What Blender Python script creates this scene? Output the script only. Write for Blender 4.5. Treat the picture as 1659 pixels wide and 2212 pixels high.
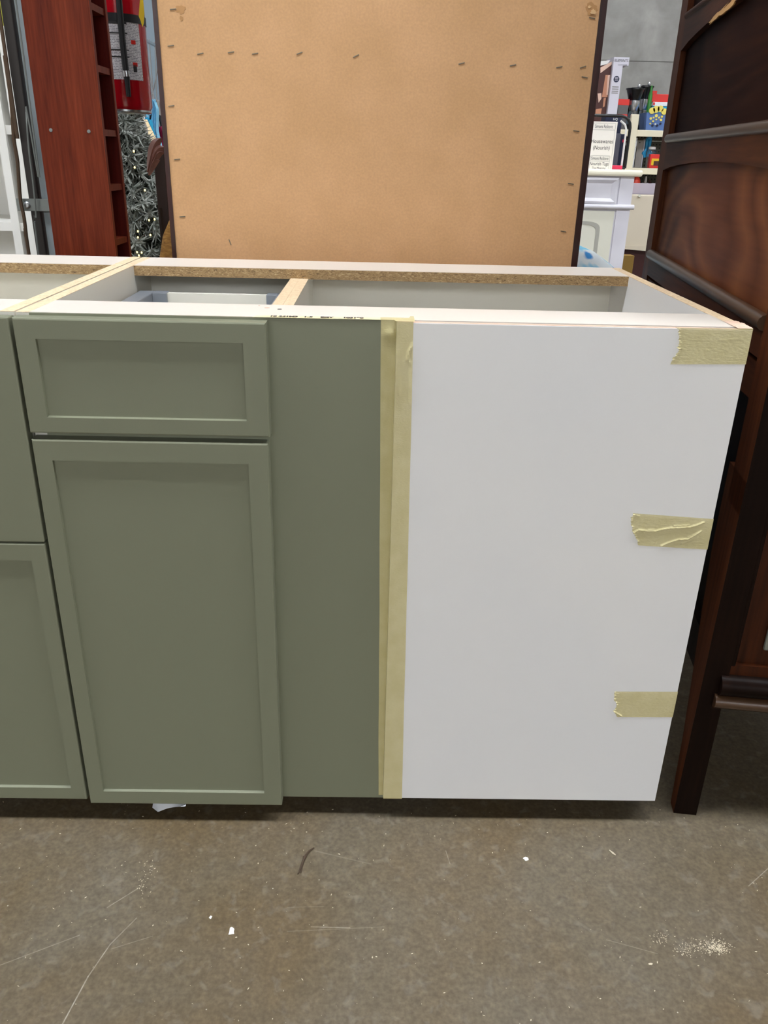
import bpy, bmesh, math, random
from mathutils import Vector, Matrix, noise as mnoise
random.seed(7)
PI = math.pi
for o in list(bpy.data.objects):
    bpy.data.objects.remove(o, do_unlink=True)
C = bpy.context.scene.collection

# ------------------------------------------------------------------ camera
F_PX, IW, IH = 1734.79, 1659.0, 2212.0
CAM = Vector((0.4439, -1.0128, 0.9942))
ROT = Matrix.Rotation(-0.01776, 3, 'Z') @ Matrix.Rotation(1.15438, 3, 'X') @ Matrix.Rotation(0.02466, 3, 'Z')
cam_d = bpy.data.cameras.new('camera')
cam_o = bpy.data.objects.new('camera', cam_d)
C.objects.link(cam_o)
cam_o.matrix_world = Matrix.Translation(CAM) @ ROT.to_4x4()
cam_d.sensor_fit = 'VERTICAL'
cam_d.sensor_height = 36.0
cam_d.lens = F_PX / IH * 36.0
cam_d.clip_start = 0.02
bpy.context.scene.camera = cam_o

def ray(px, py):
    return ROT @ Vector(((px - IW / 2) / F_PX, -(py - IH / 2) / F_PX, -1.0))
def at(px, py, Y):                      # photo pixel -> point on the plane y = Y
    d = ray(px, py); t = (Y - CAM.y) / d.y
    return CAM + d * t
def onfloor(px, py, z=0.0):
    d = ray(px, py); t = (z - CAM.z) / d.z
    return CAM + d * t

# ------------------------------------------------------------------ world and exposure
sc = bpy.context.scene
w = bpy.data.worlds.new('world'); sc.world = w; w.use_nodes = True
w.node_tree.nodes['Background'].inputs[0].default_value = (0.9, 0.95, 1.0, 1)
w.node_tree.nodes['Background'].inputs[1].default_value = 0.05
sc.view_settings.view_transform = 'Standard'
sc.view_settings.look = 'None'
sc.view_settings.gamma = 1.0
sc.view_settings.use_curve_mapping = False
sc.view_settings.exposure = 0.6
LAMP_STRENGTH = 36.0                     # the store's linear ceiling fixtures

# ------------------------------------------------------------------ materials
def lin(h):
    h = h.lstrip('#'); out = []
    for i in (0, 2, 4):
        c = int(h[i:i + 2], 16) / 255
        out.append(c / 12.92 if c <= .04045 else ((c + .055) / 1.055) ** 2.4)
    return tuple(out) + (1,)
MATS = {}
def mat(name, col, rough=.5, col2=None, vs=6., stretch=(1, 1, 1), detail=4., lo=.35, hi=.65, bump=0., bs=150., bstretch=(1, 1, 1),
        spec=.5, metal=0., coat=0., trans=0., alpha=1., emit=0., dist=0., fine=0., finescale=300.):
    if name in MATS: return MATS[name]
    m = bpy.data.materials.new(name); m.use_nodes = True; MATS[name] = m
    nt = m.node_tree; b = nt.nodes['Principled BSDF']; N = nt.nodes.new; L = nt.links.new
    c = lin(col) if isinstance(col, str) else tuple(col) + (1,)
    b.inputs['Base Color'].default_value = c
    b.inputs['Roughness'].default_value = rough
    b.inputs['Specular IOR Level'].default_value = spec
    b.inputs['Metallic'].default_value = metal
    b.inputs['Coat Weight'].default_value = coat
    b.inputs['Transmission Weight'].default_value = trans
    b.inputs['Alpha'].default_value = alpha
    if emit:
        b.inputs['Emission Color'].default_value = c; b.inputs['Emission Strength'].default_value = emit
    tc = None
    if col2 or bump or fine:
        tc = N('ShaderNodeTexCoord')
    last = None
    if col2:
        c2 = lin(col2) if isinstance(col2, str) else tuple(col2) + (1,)
        mp = N('ShaderNodeMapping'); mp.inputs['Scale'].default_value = stretch
        L(tc.outputs['Object'], mp.inputs[0])
        nz = N('ShaderNodeTexNoise'); nz.inputs['Scale'].default_value = vs; nz.inputs['Detail'].default_value = detail
        nz.inputs['Distortion'].default_value = dist
        L(mp.outputs[0], nz.inputs['Vector'])
        rp = N('ShaderNodeValToRGB'); rp.color_ramp.elements[0].position = lo; rp.color_ramp.elements[1].position = hi
        rp.color_ramp.elements[0].color = c; rp.color_ramp.elements[1].color = c2
        L(nz.outputs['Fac'], rp.inputs[0]); last = rp.outputs[0]
        L(last, b.inputs['Base Color'])
    if fine:
        n2 = N('ShaderNodeTexNoise'); n2.inputs['Scale'].default_value = finescale; n2.inputs['Detail'].default_value = 3
        mp2 = N('ShaderNodeMapping'); mp2.inputs['Scale'].default_value = bstretch
        L(tc.outputs['Object'], mp2.inputs[0]); L(mp2.outputs[0], n2.inputs['Vector'])
        mr = N('ShaderNodeMapRange'); mr.inputs[1].default_value = .3; mr.inputs[2].default_value = .7
        mr.inputs[3].default_value = 1 - fine; mr.inputs[4].default_value = 1 + fine
        L(n2.outputs['Fac'], mr.inputs[0])
        hs = N('ShaderNodeHueSaturation')
        if last: L(last, hs.inputs['Color'])
        else: hs.inputs['Color'].default_value = c
        L(mr.outputs[0], hs.inputs['Value']); L(hs.outputs[0], b.inputs['Base Color'])
    if bump:
        nb = N('ShaderNodeTexNoise'); nb.inputs['Scale'].default_value = bs; nb.inputs['Detail'].default_value = 4
        mp3 = N('ShaderNodeMapping'); mp3.inputs['Scale'].default_value = bstretch
        L(tc.outputs['Object'], mp3.inputs[0]); L(mp3.outputs[0], nb.inputs['Vector'])
        bp = N('ShaderNodeBump'); bp.inputs['Strength'].default_value = bump; bp.inputs['Distance'].default_value = .002
        L(nb.outputs['Fac'], bp.inputs['Height']); L(bp.outputs[0], b.inputs['Normal'])
    return m

def floor_material():
    m = bpy.data.materials.new('polished_concrete'); m.use_nodes = True
    nt = m.node_tree; b = nt.nodes['Principled BSDF']; N = nt.nodes.new; L = nt.links.new
    tc = N('ShaderNodeTexCoord')
    def noise(scale, det=5, dist=0.):
        n = N('ShaderNodeTexNoise'); n.inputs['Scale'].default_value = scale; n.inputs['Detail'].default_value = det
        n.inputs['Distortion'].default_value = dist; L(tc.outputs['Object'], n.inputs['Vector']); return n.outputs['Fac']
    def ramp(f, a, bb, ca, cb):
        r = N('ShaderNodeValToRGB'); r.color_ramp.elements[0].position = a; r.color_ramp.elements[1].position = bb
        r.color_ramp.elements[0].color = ca; r.color_ramp.elements[1].color = cb; L(f, r.inputs[0]); return r.outputs[0]
    def mix(f, a, bcol, typ='MIX'):
        x = N('ShaderNodeMix'); x.data_type = 'RGBA'; x.blend_type = typ
        if isinstance(f, float): x.inputs[0].default_value = f
        else: L(f, x.inputs[0])
        for s, i in ((a, 6), (bcol, 7)):
            if isinstance(s, tuple): x.inputs[i].default_value = s
            else: L(s, x.inputs[i])
        return x.outputs[2]
    base = ramp(noise(3.5, 6, .6), .4, .64, lin('#62533c'), lin('#655b4b'))
    spots = ramp(noise(60, 7, .4), .34, .68, (.86, .86, .85, 1), (1.13, 1.13, 1.12, 1))
    col = mix(1.0, base, spots, 'MULTIPLY')
    grain = ramp(noise(170, 5), .3, .7, (.78, .77, .76, 1), (1.2, 1.2, 1.2, 1))
    col = mix(1.0, col, grain, 'MULTIPLY')
    bl = ramp(noise(45, 6, .6), .56, .72, (0, 0, 0, 1), (1, 1, 1, 1))
    col = mix(bl, col, mix(.16, col, lin('#aaa39a')))
    # pale flecks
    vo = N('ShaderNodeTexVoronoi'); vo.inputs['Scale'].default_value = 60; L(tc.outputs['Object'], vo.inputs['Vector'])
    fl = ramp(vo.outputs['Distance'], .035, .07, (1, 1, 1, 1), (0, 0, 0, 1))
    rn = ramp(vo.outputs['Color'], .80, .82, (0, 0, 0, 1), (1, 1, 1, 1))
    fm = N('ShaderNodeMath'); fm.operation = 'MULTIPLY'; L(fl, fm.inputs[0]); L(rn, fm.inputs[1])
    col = mix(fm.outputs[0], col, lin('#b9b3a6'))
    # scratches in the sealer: distance to line segments on the ground
    sep = N('ShaderNodeSeparateXYZ'); L(tc.outputs['Object'], sep.inputs[0])
    flat = N('ShaderNodeCombineXYZ'); L(sep.outputs[0], flat.inputs[0]); L(sep.outputs[1], flat.inputs[1])
    wob = N('ShaderNodeTexNoise'); wob.inputs['Scale'].default_value = 90; L(tc.outputs['Object'], wob.inputs['Vector'])
    segs = [((135, 2212), (190, 2110), .0012, .8), ((190, 2110), (238, 2040), .0011, .75), ((238, 2040), (295, 1983), .0009, .55),
            ((232, 1960), (300, 1918), .0012, .5), ((0, 2085), (172, 2020), .0009, .45), ((240, 2050), (330, 2022), .0007, .4), ((672, 2002), (756, 2004), .0008, .6),
            ((1617, 1914), (1668, 1868), .0009, .6), ((680, 1838), (800, 1866), .0016, .2), ((963, 1838), (972, 1866), .0008, .5), ((1310, 2030), (1420, 2060), .0008, .35),
            ((620, 2012), (830, 2002), .0007, .3), ((700, 1958), (620, 1960), .0006, .3)]
    for (p1, p2, wd, st) in segs:
        A = onfloor(*p1); B = onfloor(*p2)
        ab = B - A; l2 = ab.length_squared
        s1 = N('ShaderNodeVectorMath'); s1.operation = 'SUBTRACT'; L(flat.outputs[0], s1.inputs[0]); s1.inputs[1].default_value = (A.x, A.y, 0)
        dt = N('ShaderNodeVectorMath'); dt.operation = 'DOT_PRODUCT'; L(s1.outputs[0], dt.inputs[0]); dt.inputs[1].default_value = (ab.x / l2, ab.y / l2, 0)
        cl = N('ShaderNodeClamp'); L(dt.outputs['Value'], cl.inputs[0])
        scv = N('ShaderNodeVectorMath'); scv.operation = 'SCALE'; scv.inputs[0].default_value = (ab.x, ab.y, 0); L(cl.outputs[0], scv.inputs['Scale'])
        s2 = N('ShaderNodeVectorMath'); s2.operation = 'DISTANCE'; L(s1.outputs[0], s2.inputs[0]); L(scv.outputs[0], s2.inputs[1])
        mr = N('ShaderNodeMapRange'); L(s2.outputs['Value'], mr.inputs[0])
        mr.inputs[1].default_value = wd * .3; mr.inputs[2].default_value = wd; mr.inputs[3].default_value = st; mr.inputs[4].default_value = 0
        mm = N('ShaderNodeMath'); mm.operation = 'MULTIPLY'; L(mr.outputs[0], mm.inputs[0]); L(wob.outputs['Fac'], mm.inputs[1])
        col = mix(mm.outputs[0], col, lin('#cfc8ba'))
    L(col, b.inputs['Base Color'])
    rr = N('ShaderNodeMapRange'); L(noise(5, 5, .5), rr.inputs[0]); rr.inputs[1].default_value = .3; rr.inputs[2].default_value = .7
    rr.inputs[3].default_value = .36; rr.inputs[4].default_value = .6; L(rr.outputs[0], b.inputs['Roughness'])
    bp = N('ShaderNodeBump'); bp.inputs['Strength'].default_value = .12; bp.inputs['Distance'].default_value = .002
    L(noise(120, 5), bp.inputs['Height']); L(bp.outputs[0], b.inputs['Normal'])
    return m

def print_material(name, paper, ink, rows, amount=.5):
    """small-print rows across a label"""
    m = bpy.data.materials.new(name); m.use_nodes = True; nt = m.node_tree; b = nt.nodes['Principled BSDF']; N = nt.nodes.new; L = nt.links.new
    tc = N('ShaderNodeTexCoord'); sep = N('ShaderNodeSeparateXYZ'); L(tc.outputs['Object'], sep.inputs[0])
    k = N('ShaderNodeMath'); k.operation = 'MULTIPLY'; L(sep.outputs[2], k.inputs[0]); k.inputs[1].default_value = rows
    fr = N('ShaderNodeMath'); fr.operation = 'FRACT'; L(k.outputs[0], fr.inputs[0])
    gt = N('ShaderNodeMath'); gt.operation = 'GREATER_THAN'; L(fr.outputs[0], gt.inputs[0]); gt.inputs[1].default_value = .55
    mp = N('ShaderNodeMapping'); mp.inputs['Scale'].default_value = (1, 1, .6); L(tc.outputs['Object'], mp.inputs[0])
    nz = N('ShaderNodeTexNoise'); nz.inputs['Scale'].default_value = 420; L(mp.outputs[0], nz.inputs['Vector'])
    g2 = N('ShaderNodeMath'); g2.operation = 'GREATER_THAN'; L(nz.outputs['Fac'], g2.inputs[0]); g2.inputs[1].default_value = 1 - amount
    mu = N('ShaderNodeMath'); mu.operation = 'MULTIPLY'; L(gt.outputs[0], mu.inputs[0]); L(g2.outputs[0], mu.inputs[1])
    x = N('ShaderNodeMix'); x.data_type = 'RGBA'; L(mu.outputs[0], x.inputs[0]); x.inputs[6].default_value = lin(paper); x.inputs[7].default_value = lin(ink)
    L(x.outputs[2], b.inputs['Base Color']); b.inputs['Roughness'].default_value = .35
    return m

def pegboard_material():
    m = bpy.data.materials.new('pegboard'); m.use_nodes = True; nt = m.node_tree; b = nt.nodes['Principled BSDF']; N = nt.nodes.new; L = nt.links.new
    tc = N('ShaderNodeTexCoord'); sv = N('ShaderNodeVectorMath'); sv.operation = 'SCALE'; L(tc.outputs['Object'], sv.inputs[0]); sv.inputs['Scale'].default_value = 1 / .0254
    fr = N('ShaderNodeVectorMath'); fr.operation = 'FRACTION'; L(sv.outputs[0], fr.inputs[0])
    sb = N('ShaderNodeVectorMath'); sb.operation = 'SUBTRACT'; L(fr.outputs[0], sb.inputs[0]); sb.inputs[1].default_value = (.5, 0, .5)
    ml = N('ShaderNodeVectorMath'); ml.operation = 'MULTIPLY'; L(sb.outputs[0], ml.inputs[0]); ml.inputs[1].default_value = (1, 0, 1)
    ln = N('ShaderNodeVectorMath'); ln.operation = 'LENGTH'; L(ml.outputs[0], ln.inputs[0])
    lt = N('ShaderNodeMath'); lt.operation = 'LESS_THAN'; L(ln.outputs['Value'], lt.inputs[0]); lt.inputs[1].default_value = .2
    x = N('ShaderNodeMix'); x.data_type = 'RGBA'; L(lt.outputs[0], x.inputs[0]); x.inputs[6].default_value = lin('#6d6a5e'); x.inputs[7].default_value = lin('#1c1a17')
    L(x.outputs[2], b.inputs['Base Color']); b.inputs['Roughness'].default_value = .6
    return m

def blotch_material(name, base, cols, scale, rough=.8):
    m = bpy.data.materials.new(name); m.use_nodes = True; nt = m.node_tree; b = nt.nodes['Principled BSDF']; N = nt.nodes.new; L = nt.links.new
    tc = N('ShaderNodeTexCoord'); last = lin(base)
    for i, (c, lo, hi) in enumerate(cols):
        mp = N('ShaderNodeMapping'); mp.inputs['Location'].default_value = (3.1 * i, 1.7 * i, 2.3 * i); L(tc.outputs['Object'], mp.inputs[0])
        nz = N('ShaderNodeTexNoise'); nz.inputs['Scale'].default_value = scale; nz.inputs['Detail'].default_value = 3; L(mp.outputs[0], nz.inputs['Vector'])
        mr = N('ShaderNodeMapRange'); L(nz.outputs['Fac'], mr.inputs[0]); mr.inputs[1].default_value = lo; mr.inputs[2].default_value = hi
        x = N('ShaderNodeMix'); x.data_type = 'RGBA'; L(mr.outputs[0], x.inputs[0])
        if isinstance(last, tuple): x.inputs[6].default_value = last
        else: L(last, x.inputs[6])
        x.inputs[7].default_value = lin(c); last = x.outputs[2]
    L(last, b.inputs['Base Color']); b.inputs['Roughness'].default_value = rough
    return m

def particle_material(name, dark, mid, light):
    m = bpy.data.materials.new(name); m.use_nodes = True; nt = m.node_tree; b = nt.nodes['Principled BSDF']; N = nt.nodes.new; L = nt.links.new
    tc = N('ShaderNodeTexCoord'); mp = N('ShaderNodeMapping'); mp.inputs['Scale'].default_value = (.45, .8, 1.3); L(tc.outputs['Object'], mp.inputs[0])
    n1 = N('ShaderNodeTexNoise'); n1.inputs['Scale'].default_value = 380; n1.inputs['Detail'].default_value = 3; n1.inputs['Distortion'].default_value = 1.2; L(mp.outputs[0], n1.inputs['Vector'])
    r = N('ShaderNodeValToRGB'); e = r.color_ramp.elements; e[0].position = .3; e[0].color = lin(dark); e[1].position = .7; e[1].color = lin(light)
    k = e.new(.47); k.color = lin(mid); k2 = e.new(.56); k2.color = lin(mid)
    L(n1.outputs['Fac'], r.inputs[0]); L(r.outputs[0], b.inputs['Base Color']); b.inputs['Roughness'].default_value = .85
    bp = N('ShaderNodeBump'); bp.inputs['Strength'].default_value = .6; bp.inputs['Distance'].default_value = .0015; L(n1.outputs['Fac'], bp.inputs['Height']); L(bp.outputs[0], b.inputs['Normal'])
    return m

def grain_material(name, dark, mid, light, axis='z', scale=9., rough=.4, streak=.5, coat=0., rings=0., spec=.5):
    """veneer: long streaks along one axis, with optional cathedral figure"""
    m = bpy.data.materials.new(name); m.use_nodes = True; nt = m.node_tree; b = nt.nodes['Principled BSDF']; N = nt.nodes.new; L = nt.links.new
    tc = N('ShaderNodeTexCoord'); mp = N('ShaderNodeMapping')
    s = {'x': (.06, 1, 1), 'y': (1, .06, 1), 'z': (1, 1, .06)}[axis]; mp.inputs['Scale'].default_value = s
    L(tc.outputs['Object'], mp.inputs[0])
    n0 = N('ShaderNodeTexNoise'); n0.inputs['Scale'].default_value = scale; n0.inputs['Detail'].default_value = 3; n0.inputs['Distortion'].default_value = .8; L(mp.outputs[0], n0.inputs['Vector'])
    n1 = N('ShaderNodeTexNoise'); n1.inputs['Scale'].default_value = scale * 14; n1.inputs['Detail'].default_value = 4; L(mp.outputs[0], n1.inputs['Vector'])
    mx = N('ShaderNodeMix'); mx.data_type = 'FLOAT'; mx.inputs[0].default_value = streak; L(n0.outputs['Fac'], mx.inputs[2]); L(n1.outputs['Fac'], mx.inputs[3])
    f = mx.outputs[0]
    if rings:
        mpr = N('ShaderNodeMapping'); mpr.inputs['Scale'].default_value = tuple(.35 if a == 'xyz'.index(axis) else 1 for a in range(3)); L(tc.outputs['Object'], mpr.inputs[0])
        nr = N('ShaderNodeTexNoise'); nr.inputs['Scale'].default_value = 2.4; nr.inputs['Detail'].default_value = 1.5; L(mpr.outputs[0], nr.inputs['Vector'])
        k = N('ShaderNodeMath'); k.operation = 'MULTIPLY'; L(nr.outputs['Fac'], k.inputs[0]); k.inputs[1].default_value = 46
        fr = N('ShaderNodeMath'); fr.operation = 'PINGPONG'; L(k.outputs[0], fr.inputs[0]); fr.inputs[1].default_value = 1
        m2 = N('ShaderNodeMix'); m2.data_type = 'FLOAT'; m2.inputs[0].default_value = rings; L(f, m2.inputs[2]); L(fr.outputs[0], m2.inputs[3]); f = m2.outputs[0]
    r = N('ShaderNodeValToRGB'); e = r.color_ramp.elements; e[0].position = .32; e[0].color = lin(dark); e[1].position = .68; e[1].color = lin(light); q = e.new(.5); q.color = lin(mid)
    L(f, r.inputs[0]); L(r.outputs[0], b.inputs['Base Color']); b.inputs['Roughness'].default_value = rough; b.inputs['Coat Weight'].default_value = coat
    b.inputs['Specular IOR Level'].default_value = spec
    bp = N('ShaderNodeBump'); bp.inputs['Strength'].default_value = .08; bp.inputs['Distance'].default_value = .001; L(n1.outputs['Fac'], bp.inputs['Height']); L(bp.outputs[0], b.inputs['Normal'])
    return m

M = {}
M['floor'] = floor_material()
M['green'] = mat('sage_paint', '#7a7c67', .42, bump=.05, bs=900)
M['white'] = mat('white_melamine', '#e6e4e2', .38, col2='#e2e1e1', vs=3)
M['top_white'] = mat('white_rail_melamine', '#d6cdc2', .45)
M['inner'] = mat('white_interior_melamine', '#e2ded2', .45)
M['chip'] = particle_material('particleboard_edge', '#6a543a', '#a5865c', '#cfb58a')
M['chip_light'] = particle_material('pale_sawn_edge', '#c0a27c', '#dcc3a0', '#ecd8b8')
M['raw_edge'] = mat('raw_panel_edge', '#d9b9a4', .7)
M['black'] = mat('black_plinth', '#0c0b0a', .7)
M['tape'] = mat('masking_tape', '#ded29c', .42, col2='#d6c990', vs=40, bump=.25, bs=260, bstretch=(1, 1, 3), alpha=.7)
M['tape_pale'] = mat('masking_tape_top', '#efe4b4', .5, bump=.2, bs=200)
M['ink'] = mat('marker_ink', '#2a2824', .6)
M['grey_metal'] = mat('drawer_side_metal', '#8b9097', .4, metal=.3)
M['film'] = mat('torn_plastic_film', '#c9ccd2', .3)
M['hardboard'] = mat('tan_hardboard', '#cda072', .62, col2='#c49869', vs=9, detail=6, fine=.06, finescale=260)
M['cherry_dark'] = grain_material('dark_cherry', '#1c0705', '#2c0d09', '#3c140d', 'z', 10, .3)
M['staple'] = mat('staple_steel', '#6f6a5e', .35, metal=.7)
M['fibre'] = mat('torn_hardboard_fibre', '#d9b384', .9)
M['fibre_dark'] = mat('torn_hardboard_bare', '#b5895a', .9)
M['cherry'] = grain_material('cherry_veneer', '#461306', '#62240f', '#7a331a', 'z', 14, .45, .45, spec=.15)
M['cherry_edge'] = grain_material('cherry_edge', '#642310', '#7a321b', '#8c4026', 'z', 14, .45, spec=.15)
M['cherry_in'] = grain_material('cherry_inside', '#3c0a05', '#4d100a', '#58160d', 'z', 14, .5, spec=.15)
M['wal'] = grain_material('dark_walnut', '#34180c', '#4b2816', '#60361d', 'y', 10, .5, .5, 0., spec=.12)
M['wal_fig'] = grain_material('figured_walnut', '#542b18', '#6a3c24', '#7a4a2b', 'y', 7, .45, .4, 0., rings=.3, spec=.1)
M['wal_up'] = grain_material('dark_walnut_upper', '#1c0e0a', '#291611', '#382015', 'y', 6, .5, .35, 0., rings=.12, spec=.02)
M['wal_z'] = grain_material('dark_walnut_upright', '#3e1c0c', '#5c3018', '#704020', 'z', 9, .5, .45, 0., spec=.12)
M['wal_black'] = grain_material('black_and_shaded_walnut', '#0f0806', '#170d09', '#23140d', 'z', 9, .4, .4, 0., spec=.06)
M['rose'] = grain_material('streaked_rosewood', '#1c0b04', '#45200c', '#64350f', 'z', 11, .4, .25, spec=.15)
M['roll'] = mat('polished_moulding', '#46301f', .33, coat=.12, bump=.05, bs=60)
M['bare'] = mat('bare_chipped_wood', '#c79a62', .8)
M['steelplate'] = mat('worn_steel_plate', '#8d9188', .3, metal=.6)
M['column'] = mat('blue_grey_paint', '#8d979a', .5, col2='#868f92', vs=5)
M['duct'] = mat('dark_conduit', '#2a2420', .55)
M['cord'] = mat('brown_cord', '#4a3622', .5)
M['strap'] = mat('galvanised_strap', '#7e827f', .4, metal=.5)
M['red'] = mat('extinguisher_red', '#c00f20', .18, coat=.6)
M['rubber'] = mat('black_rubber', '#17171a', .5)
M['steel'] = mat('bright_steel', '#c9cbcf', .25, metal=.9)
M['lab'] = print_material('extinguisher_label', '#e6e2e4', '#8f8c93', 330, .55)
M['yellow'] = mat('yellow_tag', '#e9c21c', .5)
M['ws'] = mat('white_shelf_laminate', '#eceae4', .4)
M['lime'] = mat('lime_plush', '#a7a52e', .9, col2='#c4bf4a', vs=30)
M['concrete'] = mat('grey_skim_concrete', '#85827e', .75, col2='#a09d98', vs=3.2, detail=7, lo=.36, hi=.7, dist=.7, fine=.06, finescale=14)
M['concrete_joint'] = mat('concrete_joint', '#6e6b67', .9)
M['bluewall'] = mat('blue_grey_wall', '#808f99', .7)
M['warehouse'] = mat('pale_wall', '#cfccc6', .8)
M['ceiling'] = mat('white_ceiling', '#8b8a88', .9)
M['frost'] = mat('frosted_needles', '#b4b6b0', .8, col2='#7d827a', vs=25)
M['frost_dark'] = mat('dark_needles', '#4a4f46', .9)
M['bark'] = mat('tree_trunk', '#3a2c22', .9)
M['glow'] = mat('warm_bulb', '#ffe27a', .4, emit=3.)
M['plush'] = mat('tan_plush', '#b0813f', .95, col2='#8a5f2b', vs=60, stretch=(1, 1, 3), bump=.8, bs=120, bstretch=(.6, .6, 2))
M['wc'] = blotch_material('watercolour_fabric', '#eef4f6', [('#86d2ee', .45, .51), ('#2f8fd6', .53, .59), ('#f0b850', .6, .63)], 11)
M['cream'] = mat('cream_shade', '#f3dcae', .8)
M['sidew'] = mat('distressed_white_paint', '#dcdae2', .45, col2='#d2cfd8', vs=5)
M['sidec'] = mat('cream_white_paint', '#dedccd', .5)
M['sidetop'] = mat('cream_top_paint', '#f2ecd6', .4)
M['groove'] = mat('grey_wax_groove', '#a9a79d', .6)
M['gond'] = mat('cream_enamel', '#ece3c8', .4)
M['gondg'] = mat('grey_shelf_deck', '#8a8674', .5)
M['peg'] = pegboard_material()
M['paper'] = mat('sign_paper', '#f3ece2', .6)
M['textink'] = mat('print_black', '#2c2a2c', .7)
M['greyink'] = mat('print_grey', '#8a8682', .7)
M['navy'] = mat('navy_card', '#141c3c', .5)
M['slate'] = mat('slate_card', '#4a4a58', .5)
M['boxw'] = mat('lavender_white_card', '#dcd8e4', .5)
M['copper'] = mat('copper_print', '#c98a6a', .5)
M['pink'] = mat('pale_copper_print', '#eac4b0', .5)
M['brownp'] = mat('dark_brown_print', '#4a201a', .5)
M['blackp'] = mat('black_plastic', '#101012', .25)
M['glass'] = mat('clear_glass', '#f2f6f6', .05, trans=.9, alpha=.45)
M['smoke'] = mat('smoky_plastic', '#6a686a', .2, trans=.3)
M['redp'] = mat('red_plastic', '#dd2a22', .35)
M['pinkred'] = mat('crimson_card', '#d0224a', .5)
M['greenp'] = mat('green_plastic', '#2f7a2c', .4)
M['basket'] = mat('blue_basket', '#5a79b4', .5)
M['lemon'] = mat('lemon_yellow', '#f0dc6a', .5)
M['bluep'] = mat('blue_silicone', '#1d9ed8', .35)
M['greyp'] = mat('grey_plastic', '#a39d96', .5)
M['clear'] = mat('translucent_bin', '#d9cfdd', .3, alpha=.55)
M['coral'] = mat('coral_plastic', '#f0503f', .4)
M['whitep'] = mat('white_plastic', '#f0eeec', .35)
M['beige'] = mat('beige_laminate', '#d9cdb8', .5)
M['ochre'] = mat('ochre_card', '#8a6a2a', .7)
M['maroon'] = mat('dark_maroon', '#3d1210', .6)
M['teal'] = mat('turquoise_cloth', '#1ea0cc', .8)
M['sky'] = mat('pale_blue_cloth', '#8fd0ee', .8)
M['blackcloth'] = mat('black_cloth', '#191a20', .85)
M['magenta'] = mat('magenta_cloth', '#a02050', .8)
M['mauve'] = mat('mauve_leaf', '#b98b80', .45, col2='#8f6157', vs=20)
M['orange'] = mat('orange_red_cloth', '#b8442f', .8)
M['tablebrown'] = mat('red_brown_wood', '#7d4436', .45)
M['darkchair'] = mat('dark_brown_wood', '#3c2a22', .45)
M['tray'] = mat('grey_tray', '#a29d98', .35)
M['scrap'] = mat('paper_scrap', '#f2f0ec', .8)
M['dust'] = mat('sawdust', '#cfc4ac', .95)
M['twig'] = mat('brown_strip', '#4a3a2c', .7)
M['lamp_white'] = mat('fixture_housing', '#dcdcdc', .5)
M['olive'] = mat('olive_bottle', '#6f7a52', .4)
em = bpy.data.materials.new('lamp_diffuser'); em.use_nodes = True
for n in list(em.node_tree.nodes):
    if n.type == 'BSDF_PRINCIPLED': em.node_tree.nodes.remove(n)
_e = em.node_tree.nodes.new('ShaderNodeEmission'); _e.inputs[0].default_value = (.955, 1.0, 1.05, 1); _e.inputs[1].default_value = LAMP_STRENGTH
em.node_tree.links.new(_e.outputs[0], em.node_tree.nodes['Material Output'].inputs[0])
M['lamp'] = em

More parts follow.
